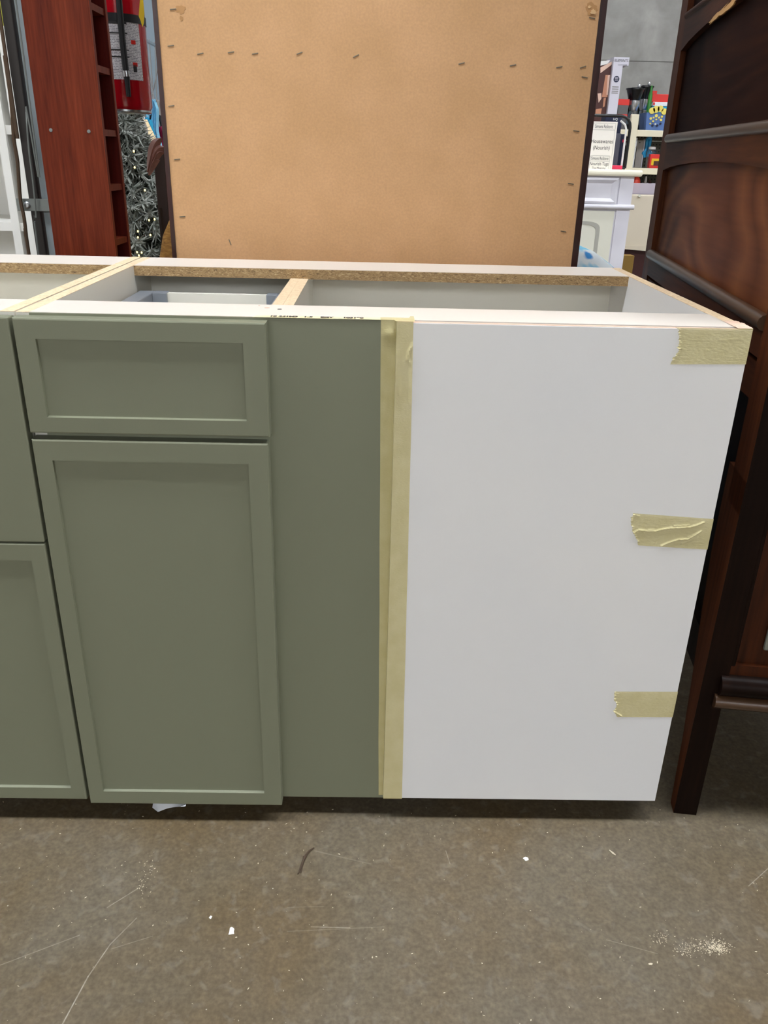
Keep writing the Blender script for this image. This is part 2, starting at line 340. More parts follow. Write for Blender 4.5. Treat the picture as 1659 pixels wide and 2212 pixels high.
# ------------------------------------------------------------------ mesh helpers
class G:
    def __init__(s): s.v = []; s.f = []
    def add(s, vs, fs):
        o = len(s.v); s.v += [tuple(q) for q in vs]; s.f += [tuple(i + o for i in q) for q in fs]; return s
    def box(s, x0, x1, y0, y1, z0, z1, bev=0.):
        if not bev:
            return s.add([(x0, y0, z0), (x1, y0, z0), (x1, y1, z0), (x0, y1, z0), (x0, y0, z1), (x1, y0, z1), (x1, y1, z1), (x0, y1, z1)],
                         [(0, 3, 2, 1), (4, 5, 6, 7), (0, 1, 5, 4), (1, 2, 6, 5), (2, 3, 7, 6), (3, 0, 4, 7)])
        bm = bmesh.new(); bmesh.ops.create_cube(bm, size=1)
        for v in bm.verts: v.co = Vector(((x0 + x1) / 2 + v.co.x * (x1 - x0), (y0 + y1) / 2 + v.co.y * (y1 - y0), (z0 + z1) / 2 + v.co.z * (z1 - z0)))
        bmesh.ops.bevel(bm, geom=bm.edges[:], offset=bev, segments=2, affect='EDGES', profile=.5)
        bm.verts.index_update(); s.add([v.co[:] for v in bm.verts], [[v.index for v in f.verts] for f in bm.faces]); bm.free(); return s
    def prism(s, poly, a0, a1, axis='y'):
        n = len(poly)
        def P(u, v, a): return {'y': (u, a, v), 'x': (a, u, v), 'z': (u, v, a)}[axis]
        vs = [P(u, v, a0) for u, v in poly] + [P(u, v, a1) for u, v in poly]
        return s.add(vs, [tuple(range(n))[::-1], tuple(range(n, 2 * n))] + [(i, (i + 1) % n, (i + 1) % n + n, i + n) for i in range(n)])
    def tube(s, path, r, n=8):
        path = [Vector(q) for q in path]; rs = r if isinstance(r, (list, tuple)) else [r] * len(path); vs = []
        for i, q in enumerate(path):
            t = (path[min(i + 1, len(path) - 1)] - path[max(i - 1, 0)]).normalized()
            u = t.cross(Vector((0, 0, 1)) if abs(t.z) < .9 else Vector((1, 0, 0))).normalized(); w_ = t.cross(u)
            for k in range(n):
                a = 2 * PI * k / n; vs.append(q + (u * math.cos(a) + w_ * math.sin(a)) * rs[i])
        m = len(path); fs = [tuple(range(n))[::-1], tuple(range((m - 1) * n, m * n))]
        for i in range(m - 1):
            for k in range(n): fs.append((i * n + k, i * n + (k + 1) % n, (i + 1) * n + (k + 1) % n, (i + 1) * n + k))
        return s.add(vs, fs)
    def lathe(s, prof, c=(0, 0, 0), n=24):
        vs = []
        for r, z in prof:
            for k in range(n): a = 2 * PI * k / n; vs.append((c[0] + r * math.cos(a), c[1] + r * math.sin(a), c[2] + z))
        m = len(prof); fs = [tuple(range(n))[::-1], tuple(range((m - 1) * n, m * n))]
        for i in range(m - 1):
            for k in range(n): fs.append((i * n + k, i * n + (k + 1) % n, (i + 1) * n + (k + 1) % n, (i + 1) * n + k))
        return s.add(vs, fs)
    def grid(s, nu, nv, fn):
        vs = [fn(i / nu, j / nv) for j in range(nv + 1) for i in range(nu + 1)]
        return s.add(vs, [(j * (nu + 1) + i, j * (nu + 1) + i + 1, (j + 1) * (nu + 1) + i + 1, (j + 1) * (nu + 1) + i) for j in range(nv) for i in range(nu)])
    def rings(s, rl):
        """stack of rectangles (x0,x1,z0,z1,y) joined by quads and capped: a moulded front"""
        vs = []
        for x0, x1, z0, z1, y in rl: vs += [(x0, y, z0), (x1, y, z0), (x1, y, z1), (x0, y, z1)]
        n = len(rl); fs = [(0, 3, 2, 1)[::-1], tuple((n - 1) * 4 + k for k in (0, 1, 2, 3))]
        for i in range(n - 1):
            for k in range(4): fs.append((i * 4 + (k + 1) % 4, i * 4 + k, (i + 1) * 4 + k, (i + 1) * 4 + (k + 1) % 4)[::-1])
        return s.add(vs, fs)
def mesh(name, g, smooth=False):
    me = bpy.data.meshes.new(name); me.from_pydata(g.v, [], g.f); me.update()
    bm = bmesh.new(); bm.from_mesh(me); bmesh.ops.recalc_face_normals(bm, faces=bm.faces); bm.to_mesh(me); bm.free()
    if smooth:
        me.shade_smooth()
        try: me.set_sharp_from_angle(angle=math.radians(40))
        except Exception: pass
    return me
def tag(o, label=None, cat=None, group=None, kind=None):
    if label: o['label'] = label
    if cat: o['category'] = cat
    if group: o['group'] = group
    if kind: o['kind'] = kind
    return o
def root(name, label, cat, loc=(0, 0, 0), group=None, rz=0):
    o = bpy.data.objects.new(name, None); C.objects.link(o); o.location = loc; o.rotation_euler = (0, 0, rz); o.empty_display_size = .05
    return tag(o, label, cat, group)
def part(name, g, m, parent, smooth=False, label=None, local=False):
    """mesh given in world space (or the thing's own space when local) under a thing or a part of it"""
    off = Vector((0, 0, 0)); q = parent
    if not local:
        while q is not None: off += q.location; q = q.parent
    me = mesh(name, g, smooth)
    if off.length: me.transform(Matrix.Translation(-off))
    me.materials.append(m); o = bpy.data.objects.new(name, me); C.objects.link(o); o.parent = parent
    if label: o['label'] = label
    return o
def solo(name, g, m, label, cat, group=None, smooth=False, kind=None, loc=None):
    me = mesh(name, g, smooth)
    if loc is None:
        xs = [v.co for v in me.vertices]; loc = Vector((sum(v.x for v in xs) / len(xs), sum(v.y for v in xs) / len(xs), min(v.z for v in xs)))
    me.transform(Matrix.Translation(-Vector(loc))); me.materials.append(m)
    o = bpy.data.objects.new(name, me); C.objects.link(o); o.location = loc
    return tag(o, label, cat, group, kind)
def struct(name, g, m):
    me = mesh(name, g); me.materials.append(m); o = bpy.data.objects.new(name, me); C.objects.link(o); o['kind'] = 'structure'; return o
def text_geo(body, size, loc, face='y', mirror=False, sx=1., depth=.0004, offset=0.):
    cu = bpy.data.curves.new('t', 'FONT'); cu.body = body; cu.size = size; cu.align_x = 'CENTER'; cu.align_y = 'CENTER'; cu.offset = offset; cu.resolution_u = 3
    ob = bpy.data.objects.new('t', cu); C.objects.link(ob); dg = bpy.context.evaluated_depsgraph_get()
    me = bpy.data.meshes.new_from_object(ob.evaluated_get(dg)); g = G()
    def f(v):
        if face == 'y': return (loc[0] + v.x * sx, loc[1], loc[2] + v.y)
        return (loc[0] + v.x * sx, loc[1] + v.y, loc[2])
    g.add([f(v.co) for v in me.vertices], [tuple(p.vertices) for p in me.polygons])
    bpy.data.objects.remove(ob); bpy.data.curves.remove(cu); bpy.data.meshes.remove(me)
    return g

# ================================================================== the place
FL = struct('floor', G().box(-8, 9.5, -16.5, 7.4, -.1, 0), M['floor'])
struct('wall_back', G().box(-8, 9.5, 7.2, 7.4, 0, 4.6), M['concrete'])
struct('wall_left', G().box(-8.2, -8, -16.5, 7.4, 0, 4.6), M['warehouse'])
struct('wall_right', G().box(9.5, 9.7, -16.5, 7.4, 0, 4.6), M['warehouse'])
struct('wall_front', G().box(-8, 9.5, -16.7, -16.5, 0, 4.6), M['warehouse'])
struct('wall_partition', G().box(-8, .35, 3.6, 3.7, 0, 4.6), M['bluewall'])
struct('ceiling', G().box(-8.2, 9.7, -16.7, 7.4, 4.6, 4.7), M['ceiling'])
# panel joint in the concrete skim
struct('trim_1', G().box(-8, 9.5, 7.197, 7.2, 1.83, 1.834), M['concrete_joint'])

# ceiling fixtures
proto = None
k = 0
LX6 = (-4.0, -2.3, -.6, 1.1, 2.8, 4.5)
LX8 = (-6.2, -4.1, -2.0, .1, 2.2, 4.3, 6.4, 8.2)
for y, xs_ in ((-15.4, LX8), (-14.2, LX8), (-13.0, LX8), (-11.8, LX8), (-10.6, LX8), (-.32, LX6), (-.62, LX6), (3.1, (-4.1, .1, 2.2, 4.3, 6.4)), (5.8, (.1, 2.2, 4.3, 6.4))):
    for x in xs_:
        if proto is None:
            r0 = root('ceiling_light', '', 'light', (x, y, 4.6), 'linear ceiling lights of the store')
            part('housing', G().box(-.62, .62, -.1, .1, -.09, 0, .008), M['lamp_white'], r0, local=True)
            part('diffuser', G().box(-.6, .6, -.085, .085, -.105, -.091), M['lamp'], r0, local=True)
            proto = r0; r = r0
        else:
            r = proto.copy(); C.objects.link(r); r.location = (x, y, 4.6)
            for ch in list(proto.children):
                c = ch.copy(); C.objects.link(c); c.parent = r
        r['label'] = 'long white linear light fixture mounted on the ceiling'
        k += 1

# ================================================================== the corner base cabinet
Hh, W, D, T, H = .048, .914, .588, .0165, .7606     # lift, width, depth, panel thickness, box height
ZT = Hh + H
cab = root('base_cabinet', 'corner base cabinet with sage green door, drawer front and blank white face', 'cabinet', (W / 2, D / 2, 0))
def pt(name, a, m, par=cab, bev=0., **kw): return part(name, G().box(*a, bev), M[m], par, **kw)
def edge_panel(name, x0, x1, y0, y1, z0, z1, par, m='inner', edge='chip_light', et=.0006):
    """melamine board whose sawn top edge shows its core"""
    p_ = part(name, G().box(x0, x1, y0, y1, z0, z1 - et), M[m], par)
    part('sawn_edge', G().box(x0, x1, y0, y1, z1 - et, z1), M[edge], p_, label='raw sawn particleboard edge')
    return p_
edge_panel('side_panel', 0, T, 0, D, Hh, ZT, cab)
edge_panel('side_panel', W - T, W, 0, D, Hh, ZT, cab, m='white')
for x0 in (.2935, .3095): edge_panel('partition', x0, x0 + .0157, .0005, D - .018, Hh + .016, ZT - T, cab)
pt('bottom_panel', (T, W - T, 0, D, Hh, Hh + .016), 'inner')
pt('back_panel', (T, W - T, D - .018, D - .004, Hh + .016, ZT - T), 'inner')
pt('front_rail', (T, W - T, .0, .09, ZT - T, ZT), 'top_white')
br = pt('back_rail', (T, W - T, .4675, D, ZT - T + .0008, ZT), 'top_white')
part('sawn_edge', G().box(T, W - T, .466, .4675, ZT - .0175, ZT - .0008), M['chip'], br, label='coarse brown particleboard edge')
# screw hole marks on the front rail
for px, py, rr in ((577, 665, .0035), (604, 668, .003), (560, 660, .0012), (720, 572, .0)):
    if rr:
        q = onfloor(px, py, ZT); part('screw_hole', G().lathe([(rr, 0), (rr, .0004)], (q.x, q.y, ZT - .0001), 10), M['ink'] if rr == .003 else M['raw_edge'], cab)
# shelf step inside the blind side, seen below the back rail
pt('shelf', (.326, W - T, .33, D - .018, Hh + .40, Hh + .416), 'inner')
pt('filler_panel', (.0175, .472, -.004, -.0002, Hh - .009, ZT - .0002), 'green', label='sage green painted filler panel')
bp_ = pt('blank_panel', (.472, W, -.012, -.0018, Hh - .002, ZT - .0012), 'white', bev=.0005, label='plain white melamine blank panel')
pt('raw_edge', (.4725, W, -.0115, -.004, ZT - .0012, ZT - .0007), 'raw_edge', bp_, label='pinkish raw top edge')
def shaker(name, x0, x1, z0, z1, yb, yf, ix0, ix1, iz0, iz1, par, dep=.0045):
    b = .0022
    g = G().rings([(x0, x1, z0, z1, yb), (x0, x1, z0, z1, yf + b), (x0 + b * .3, x1 - b * .3, z0 + b * .3, z1 - b * .3, yf + b * .35), (x0 + b, x1 - b, z0 + b, z1 - b, yf),
                   (ix0, ix1, iz0, iz1, yf), (ix0 + .0004, ix1 - .0004, iz0 + .0012, iz1 - .0004, yf + dep)])
    return part(name, g, M['green'], par, label='sage green front with recessed centre panel')
shaker('drawer_front', .003, .3115, Hh + .6105, Hh + .7575, -.0035, -.0225, .0285, .2825, Hh + .632, Hh + .732, cab)
shaker('door', .003, .309, Hh - .011, Hh + .602, -.0035, -.0225, .0265, .282, Hh + .0145, Hh + .5735, cab)
pt('plinth', (.012, .884, .052, D - .04, 0, Hh), 'black', label='black recessed plinth')
# drawer box inside the left bay
db = pt('drawer_box', (.075, .252, .452, .464, Hh + .60, Hh + .716), 'inner', label='white drawer back with grey metal sides')
pt('drawer_bottom', (.03, .285, .02, .452, Hh + .60, Hh + .612), 'inner', db)
for x0, x1 in ((.022, .05), (.27, .289)): pt('drawer_side', (x0, x1, .02, .47, Hh + .60, Hh + .717), 'grey_metal', db, bev=.002)
for x0, x1 in ((.05, .0755), (.2515, .271)): pt('corner_bracket', (x0, x1, .445, .468, Hh + .60, Hh + .7175), 'grey_metal', db, bev=.001)

# cabinet adjoining on the left
lc = root('drawer_cabinet', 'neighbouring base cabinet with flat green drawer above a panelled green door', 'cabinet', (-.26, D / 2, 0))
LX0, LX1 = -.53, -.0025
edge_panel('side_panel', LX1 - .0175, LX1, 0, D, Hh, ZT + .0005, lc)
edge_panel('side_panel', LX0, LX0 + T, 0, D, Hh, ZT, lc)
def lp(name, a, m, par=lc, bev=0., **kw): return part(name, G().box(*a, bev), M[m], par, **kw)
lp('bottom_panel', (LX0 + T, LX1 - .0175, 0, D, Hh, Hh + .016), 'inner')
lp('back_panel', (LX0 + T, LX1 - .0175, D - .018, D - .004, Hh + .016, ZT - T), 'inner')
lp('front_rail', (LX0 + T, LX1 - .0175, 0, .09, ZT - T, ZT), 'top_white')
b2 = lp('back_rail', (LX0 + T, LX1 - .0175, .4675, D, ZT - T + .0008, ZT), 'top_white')
part('sawn_edge', G().box(LX0 + T, LX1 - .0175, .466, .4675, ZT - .0175, ZT - .0008), M['chip'], b2, label='coarse brown particleboard edge')
lp('drawer_front', (LX0 + .003, -.0012, -.0225, -.0035, Hh + .4535, Hh + .7575), 'green', bev=.0018, label='flat sage green slab front')
shaker('door', LX0 + .003, -.0012, Hh - .003, Hh + .4515, -.0035, -.0225, LX0 + .028, -.0235, Hh + .0205, Hh + .4255, lc)
lp('plinth', (LX0 + .01, -.004, .052, D - .04, 0, Hh), 'black')
lp('shelf', (LX0 + T, LX1 - .0175, .2, D - .018, Hh + .56, Hh + .576), 'inner')

# ------------------------------------------------------------------ masking tape
def seg_d(p_, a, b):
    ax, ay = a; bx, by = b; dx, dy = bx - ax, by - ay; t = max(0, min(1, ((p_[0] - ax) * dx + (p_[1] - ay) * dy) / (dx * dx + dy * dy + 1e-12)))
    return math.hypot(p_[0] - ax - dx * t, p_[1] - ay - dy * t)
def ridge(x, z, lines):
    h = 0
    for pts, ht, wd in lines:
        d = min(seg_d((x, z), pts[i], pts[i + 1]) for i in range(len(pts) - 1)); h = max(h, ht * math.exp(-(d / wd) ** 2))
    return h
def wp(*pts):                                  # photo pixels on the white face -> (x, z)
    out = []
    for q in pts: v = at(q[0], q[1], -.012); out.append((v.x, v.z))
    return out
def side_tape(label, tl, bl, torn, tr, br_, lines, over_top=False, jag=.0022, seed=1):
    """strip stuck on the blank face, torn at its free end, folded round the cabinet corner"""
    (xl, zt_), (_, zb_) = wp(tl)[0], wp(bl)[0]; ztr = wp(tr)[0][1]; zbr = wp(br_)[0][1]
    tw = wp(*torn); rnd = random.Random(seed)
    def left(z):
        for i in range(len(tw) - 1):
            (x0, z0), (x1, z1) = tw[i], tw[i + 1]
            if z0 >= z >= z1 or i == len(tw) - 2:
                t = min(1, max(0, (z0 - z) / (z0 - z1 + 1e-9))); return x0 + (x1 - x0) * t
    xr = W + .0006; nu, nv = 110, 46
    jg = [rnd.uniform(-jag, jag) for _ in range(nv + 1)]
    def fn(u, v):
        zt2 = tw[0][1]; zb2 = tw[-1][1]
        zl = zt2 + (zb2 - zt2) * v; x0 = left(zl) + jg[round(v * nv)] * .5
        uu = min(u / .92, 1); x = x0 + (xr - x0) * uu; f = (x - tw[0][0]) / (xr - tw[0][0]); f = max(0, min(1, f))
        z = (zt2 + (ztr - zt2) * f) * (1 - v) + (zb2 + (zbr - zb2) * f) * v
        y = -.01245 - ridge(x, z, lines) - .00012 * mnoise.noise((x * 160, z * 400, seed))
        if u < .03 and jg[round(v * nv)] > jag * .5: y -= .0012 * (1 - u / .03)
        if u > .92: y = -.01245 + (u - .92) / .08 * .03; x = xr
        return (x, y, z)
    g = G().grid(nu, nv, fn)
    return solo('masking_tape', g, M['tape'], label, 'tape', 'strips of masking tape on the cabinet', smooth=True)
side_tape('pale yellow masking tape at the top right corner of the white blank panel', (1466, 709), (1450, 787),
          [(1459, 707), (1466, 712), (1466, 745), (1463, 752), (1466, 756), (1452, 776), (1448, 787)], (1626, 710), (1612, 787),
          [(wp((1463, 715), (1470, 713)), .0009, .0006), (wp((1463, 742), (1471, 741)), .001, .0007), (wp((1464, 753), (1472, 752)), .0008, .0006),
           (wp((1555, 735), (1600, 732)), .0002, .0015)], seed=3)
side_tape('wrinkled masking tape half way up the white blank panel edge', (1368, 1109), (1380, 1178),
          [(1367, 1108.5), (1362, 1120), (1364, 1135), (1368, 1152), (1374, 1162), (1380, 1177)], (1538, 1121), (1526, 1187),
          [(wp((1368, 1150), (1380, 1144), (1395, 1146), (1414, 1147), (1430, 1143), (1450, 1140), (1490, 1138), (1502, 1135), (1520, 1128)), .0016, .0011),
           (wp((1388, 1149), (1402, 1144), (1412, 1144)), .0011, .0008), (wp((1428, 1179), (1445, 1171), (1465, 1165), (1485, 1164), (1500, 1156), (1514, 1147)), .0016, .0011),
           (wp((1455, 1136), (1488, 1134)), .0009, .0008), (wp((1472, 1174), (1493, 1167), (1506, 1159)), .0007, .0009), (wp((1485, 1160), (1512, 1148)), .0007, .0007),
           (wp((1414, 1175), (1424, 1161)), .0004, .001), (wp((1370, 1112), (1380, 1114)), .0008, .0006)], seed=5)
side_tape('short masking tape low on the white blank panel edge', (1328, 1494), (1330, 1549),
          [(1327, 1493.5), (1327, 1512), (1332, 1519), (1331, 1527), (1325, 1535), (1333, 1549)], (1462, 1494), (1450, 1549),
          [(wp((1328, 1498), (1336, 1498)), .0008, .0006), (wp((1326, 1536), (1342, 1546)), .0014, .0009), (wp((1333, 1518), (1338, 1518)), .0006, .0006)], seed=8)
# long vertical tape bridging green filler and white panel, folded over the top
def long_tape():
    nu, nv = 26, 260; z0, z1 = Hh - .003, ZT + .0005
    l1 = [(wp((893, 745), (884, 758), (880, 775), (888, 786), (891, 800)), .0028, .0016), (wp((895, 740), (892, 770), (888, 800), (889, 870)), .0022, .002),
          (wp((858, 760), (857, 830), (862, 850)), .0008, .0018), (wp((862, 805), (862, 845)), .0007, .0014)]
    def fn(u, v):
        z = z0 + (z1 - z0) * v; t = 1 - v
        xl = .452 + .012 * t + .0006 * mnoise.noise((z * 9, 0, 0)); xr = .4925 + .0095 * t + .0005 * mnoise.noise((z * 7, 3, 0))
        if u < .42: x = xl + (.4712 - xl) * u / .42; y = -.0045 - .00016 * mnoise.noise((x * 200, z * 50, 0)) - (.0035 * math.exp(-(((z - (ZT - .017)) / .006) ** 2)) * max(0, 1 - abs(u - .25) / .25) if True else 0)
        elif u < .5: x = .4712 + .0006 * (u - .42) / .08; y = -.0045 - .008 * (u - .42) / .08
        else:
            x = .4718 + (xr - .4718) * (u - .5) / .5; y = -.0126 - .00014 * mnoise.noise((x * 150, z * 40, 2)) - ridge(x, z, l1)
        return (x, y, z)
    g = G().grid(nu, nv, fn)
    def top(u, v):
        x = .4515 + .0425 * u; y0 = -.0046 if u < .45 else -.0126; y1 = .012 + .012 * (u > .85)
        return (x, y0 + (y1 - y0) * v, ZT + .0006 + .0008 * abs(mnoise.noise((x * 200, v * 3, 1))) * (1 - abs(2 * v - 1)))
    g.grid(20, 10, top)
    return solo('masking_tape', g, M['tape'], 'long vertical masking tape covering the joint between green filler and white panel', 'tape', 'strips of masking tape on the cabinet', smooth=True)
long_tape()
tt = root('masking_tape', 'narrow masking tape with handwritten number along the top front edge', 'tape', (.37, 0, ZT), 'strips of masking tape on the cabinet')
part('strip', G().grid(40, 4, lambda u, v: (.2925 + .16 * u + (.004 * v if u == 0 else 0), -.0048 + .0135 * v, ZT + .0005 + .0002 * mnoise.noise((u * 30, v * 3, 0)))), M['tape_pale'], tt)
part('handwriting', text_geo('10 341M3   1-5    EGY     103190', .0105, (.372, .0022, ZT + .0009), 'z', sx=.82, offset=.0007), M['ink'], tt, label='blue black marker writing')
# curled clear tape on the back corner of the right side panel
def curl(u, v):
    x = W - .018 + .0187 * u; y = -.012 + .052 * v
    return (x, y, ZT + .0007 + .0035 * max(0, mnoise.noise((u * 3, v * 5, 4)) + .2) * (u > .4) * math.sin(v * PI))
solo('masking_tape', G().grid(14, 24, curl), M['raw_edge'], 'crumpled loose tape end on the top corner of the side panel', 'tape', 'strips of masking tape on the cabinet', smooth=True)
# torn film hanging under the door
FY = -.021
fa, fb, fc = at(328, 1736, FY), at(337, 1757, FY), at(402, 1737, FY)
def film(u, v):
    x = fa.x + (fc.x - fa.x) * u
    low = fb.z + (fc.z - fb.z) * ((u - .13) / .87) ** 1.25 if u > .13 else fb.z + .012 * (.13 - u) / .13
    top = Hh - .0115
    return (x, FY + .006 * math.sin(u * 4) * (1 - v) + .012 * v, low + max(top - low, 0) * v)
solo('plastic_scrap', G().grid(24, 6, film), M['film'], 'torn white film scrap poking out under the green door', 'plastic', smooth=True)

# ================================================================== stapled furniture back
BY = .68
bx0, bx1 = .035, .854
bk = root('bookcase', 'tall bookcase turned round, showing its stapled tan hardboard back', 'bookcase', ((bx0 + bx1) / 2, BY + .12, 0))
BH = 1.78
part('side_panel', G().box(bx0, bx0 + .0085, BY - .002, BY + .24, 0, BH), M['cherry_dark'], bk, label='dark cherry side panel')
part('side_panel', G().box(bx1 - .0125, bx1, BY - .002, BY + .24, 0, BH), M['cherry_dark'], bk, label='dark cherry side panel')
hb = part('back_board', G().box(bx0 + .0085, bx1 - .0125, BY, BY + .004, .02, BH - .01), M['hardboard'], bk, label='tan hardboard with staples')
part('top_panel', G().box(bx0 + .0085, bx1 - .0125, BY + .005, BY + .24, BH - .02, BH), M['cherry_dark'], bk)
for z in (.06, .48, .90, 1.32): part('shelf', G().box(bx0 + .0085, bx1 - .0125, BY + .0045, BY + .235, z, z + .018), M['cherry_dark'], bk)
st = [(369, 99, -8), (433, 116, -12), (499, 113, -10), (551, 116, -10), (647, 115, -20), (769, 121, -24), (997, 137, -14), (1108, 141, -12), (1208, 145, -12), (1259, 145, -18),
      (1263, 167, 8), (1279, 39, 9), (1245, 283, 6), (1233, 397, 8), (1217, 500, 8), (370, 229, -8), (383, 344, -6), (394, 468, -5), (497, 523, 70), (374, 20, -6)]
sm = mesh('staple', G().box(-.0058, .0058, -.0012, 0, -.0008, .0008, .0003)); sm.materials.append(M['staple'])
for px, py, a in st:
    q = at(px, py, BY); o = bpy.data.objects.new('staple', sm); C.objects.link(o); o.parent = hb
    o.location = Vector((q.x, BY, q.z)) - bk.location; o.rotation_euler = (0, math.radians(a), 0)
def patch(cx, cy, rx, rz, m, seed, y):
    rnd = random.Random(seed); q = at(cx, cy, BY); pts = []
    for i in range(22):
        a = 2 * PI * i / 22; k_ = 1 + rnd.uniform(-.28, .28); pts.append((q.x + rx * k_ * math.cos(a), q.z + rz * k_ * math.sin(a)))
    part('torn_patch', G().prism(pts, y, BY + .0005), m, hb, label='torn fibre patch')
patch(1278, 19, .012, .009, M['fibre_dark'], 4, BY - .0004); patch(1281, 26, .005, .004, M['fibre'], 9, BY - .0016); patch(1273, 15, .003, .002, M['fibre'], 2, BY - .001)
patch(390, 20, .009, .006, M['fibre_dark'], 11, BY - .0004); patch(392, 40, .003, .004, M['fibre_dark'], 12, BY - .0004)

# ================================================================== dark panelled wardrobe, right
WA = math.atan2(.132, .991)
WS = .993
wd = root('wardrobe', 'dark antique wooden wardrobe with arched side panels and tall legs', 'wardrobe', (.9594, .0098, 0), rz=-WA)
def wq(px, py):                               # pixel on the wardrobe's side -> (depth along side, height)
    d_ = Vector((.132, .991, 0)); n_ = Vector((.991, -.132, 0)); L_ = Vector((.9594, .0098, 0)); r_ = ray(px, py)
    t = ((L_ - CAM).dot(n_)) / r_.dot(n_); P = CAM + r_ * t; return ((P - L_).dot(d_) / WS, P.z / WS)
SB0, SB1, SF = .935, 1.0, .062                # back stile, front stile
def wl(name, g, m, par=wd, **kw):
    g.v = [(x * WS, y * WS, z * WS) for x, y, z in g.v]
    return part(name, g, M[m], par, local=True, **kw)
def sbox(x0, x1, s0, s1, z0, z1, bev=0.): return G().box(x0, x1, s0, s1, z0, z1, bev)
WZ = 1.95
# legs: tapered, front leg in the picture swells upward along the side
def leg(xa, xb, sgn, s_at, m='wal_z'):
    prof = [(0, .024), (.05, .028), (.13, .034), (.25, .052), (.36, .072), (.46, .085), (.6, .085)]
    vs = []
    for z, dpt in prof:
        s0, s1 = (s_at, s_at + dpt) if sgn > 0 else (s_at - dpt, s_at)
        vs += [(xa, s0, z), (xb, s0, z), (xb, s1, z), (xa, s1, z)]
    n = len(prof); fs = [(3, 2, 1, 0), tuple((n - 1) * 4 + k_ for k_ in range(4))]
    for i in range(n - 1):
        for k_ in range(4): fs.append((i * 4 + k_, i * 4 + (k_ + 1) % 4, (i + 1) * 4 + (k_ + 1) % 4, (i + 1) * 4 + k_))
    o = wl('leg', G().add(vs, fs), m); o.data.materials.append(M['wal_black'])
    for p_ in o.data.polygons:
        if sgn > 0 and p_.normal.y < -.7: p_.material_index = 1      # shade put into the colour: end face darker than the side
    return o
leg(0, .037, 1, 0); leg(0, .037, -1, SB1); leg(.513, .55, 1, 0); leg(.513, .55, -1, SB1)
wl('stile', sbox(0, .035, .0005, SF, .55, WZ), 'wal_z'); wl('stile_face', sbox(0.0005, .037, -.0005, .0005, .55, WZ), 'wal_black'); wl('stile', sbox(0, .035, SB0, SB1, .55, WZ), 'wal_z')  # stile_face carries the legs' painted shade up the end
# rails and arched panels on the side
def arch(z0a, z0m, z1, x0, x1, n=14):
    """rail with its lower edge arched: lower edge z0a at both ends and z0m in the middle"""
    poly = [(SF, z1), (SF, z0a)]
    for i in range(n + 1):
        t = i / n; poly.append((SF + .006 + (SB0 - SF - .012) * t, z0a + (z0m - z0a) * math.sin(PI * t) ** .7))
    poly += [(SB0, z0a), (SB0, z1)]
    return G().prism(poly, x0, x1, 'x')
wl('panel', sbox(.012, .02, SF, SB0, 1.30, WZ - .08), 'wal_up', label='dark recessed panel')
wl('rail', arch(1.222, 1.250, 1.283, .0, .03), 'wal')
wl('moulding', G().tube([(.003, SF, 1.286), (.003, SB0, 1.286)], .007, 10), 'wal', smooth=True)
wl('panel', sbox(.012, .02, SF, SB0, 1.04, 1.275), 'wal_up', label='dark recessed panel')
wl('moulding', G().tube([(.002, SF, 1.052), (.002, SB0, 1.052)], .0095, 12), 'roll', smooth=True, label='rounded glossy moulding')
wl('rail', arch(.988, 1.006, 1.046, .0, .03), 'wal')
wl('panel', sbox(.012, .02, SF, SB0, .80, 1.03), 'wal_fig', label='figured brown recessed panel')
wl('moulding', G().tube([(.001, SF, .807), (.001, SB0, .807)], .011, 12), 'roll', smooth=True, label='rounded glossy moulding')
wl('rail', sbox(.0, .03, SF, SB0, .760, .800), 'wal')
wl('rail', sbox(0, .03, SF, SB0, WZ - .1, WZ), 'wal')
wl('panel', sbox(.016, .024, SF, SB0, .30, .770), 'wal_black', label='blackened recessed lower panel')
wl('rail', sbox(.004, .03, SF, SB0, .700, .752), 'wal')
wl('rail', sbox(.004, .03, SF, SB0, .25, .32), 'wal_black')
# veneer chips on the upper rail
for (cx, cy, lx, lz, sd) in ((1549, 33, .07, .0045, 3), (1577, 10, .06, .006, 6)):
    s_, z_ = wq(cx, cy); rnd = random.Random(sd); pts = []
    for i in range(16):
        a = 2 * PI * i / 16; k_ = 1 + rnd.uniform(-.5, .25); pts.append((s_ + lx * k_ * math.cos(a), z_ + lz * k_ * math.sin(a) - .1 * (lx * k_ * math.cos(a))))
    wl('veneer_chip', G().prism(pts, -.0006, .002, 'x'), 'bare', label='pale bare wood where veneer chipped off')
# the end that faces the aisle
wl('end_panel', sbox(.037, .513, .012, .022, .27, WZ - .05), 'rose', label='streaked brown end panel')
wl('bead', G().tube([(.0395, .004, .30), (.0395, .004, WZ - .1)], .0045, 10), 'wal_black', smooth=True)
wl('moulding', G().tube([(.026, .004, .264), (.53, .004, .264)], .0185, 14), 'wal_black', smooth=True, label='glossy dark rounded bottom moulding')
wl('moulding', G().tube([(.022, -.002, .236), (.53, -.002, .236)], .0115, 14), 'roll', smooth=True, label='glossy dark rounded bottom moulding')
wl('rail', sbox(.037, .513, .004, .03, .27, .30), 'rose')
wl('lock_plate', G().box(.080, .13, .006, .0122, .328, .46, .003), 'steelplate', label='worn metal plate')
wl('case', sbox(.03, .52, .022, SB1 - .01, .29, WZ - .02), 'wal_black'); wl('case_top', sbox(-.03, .58, -.03, SB1 + .03, WZ, WZ + .05, .01), 'wal')

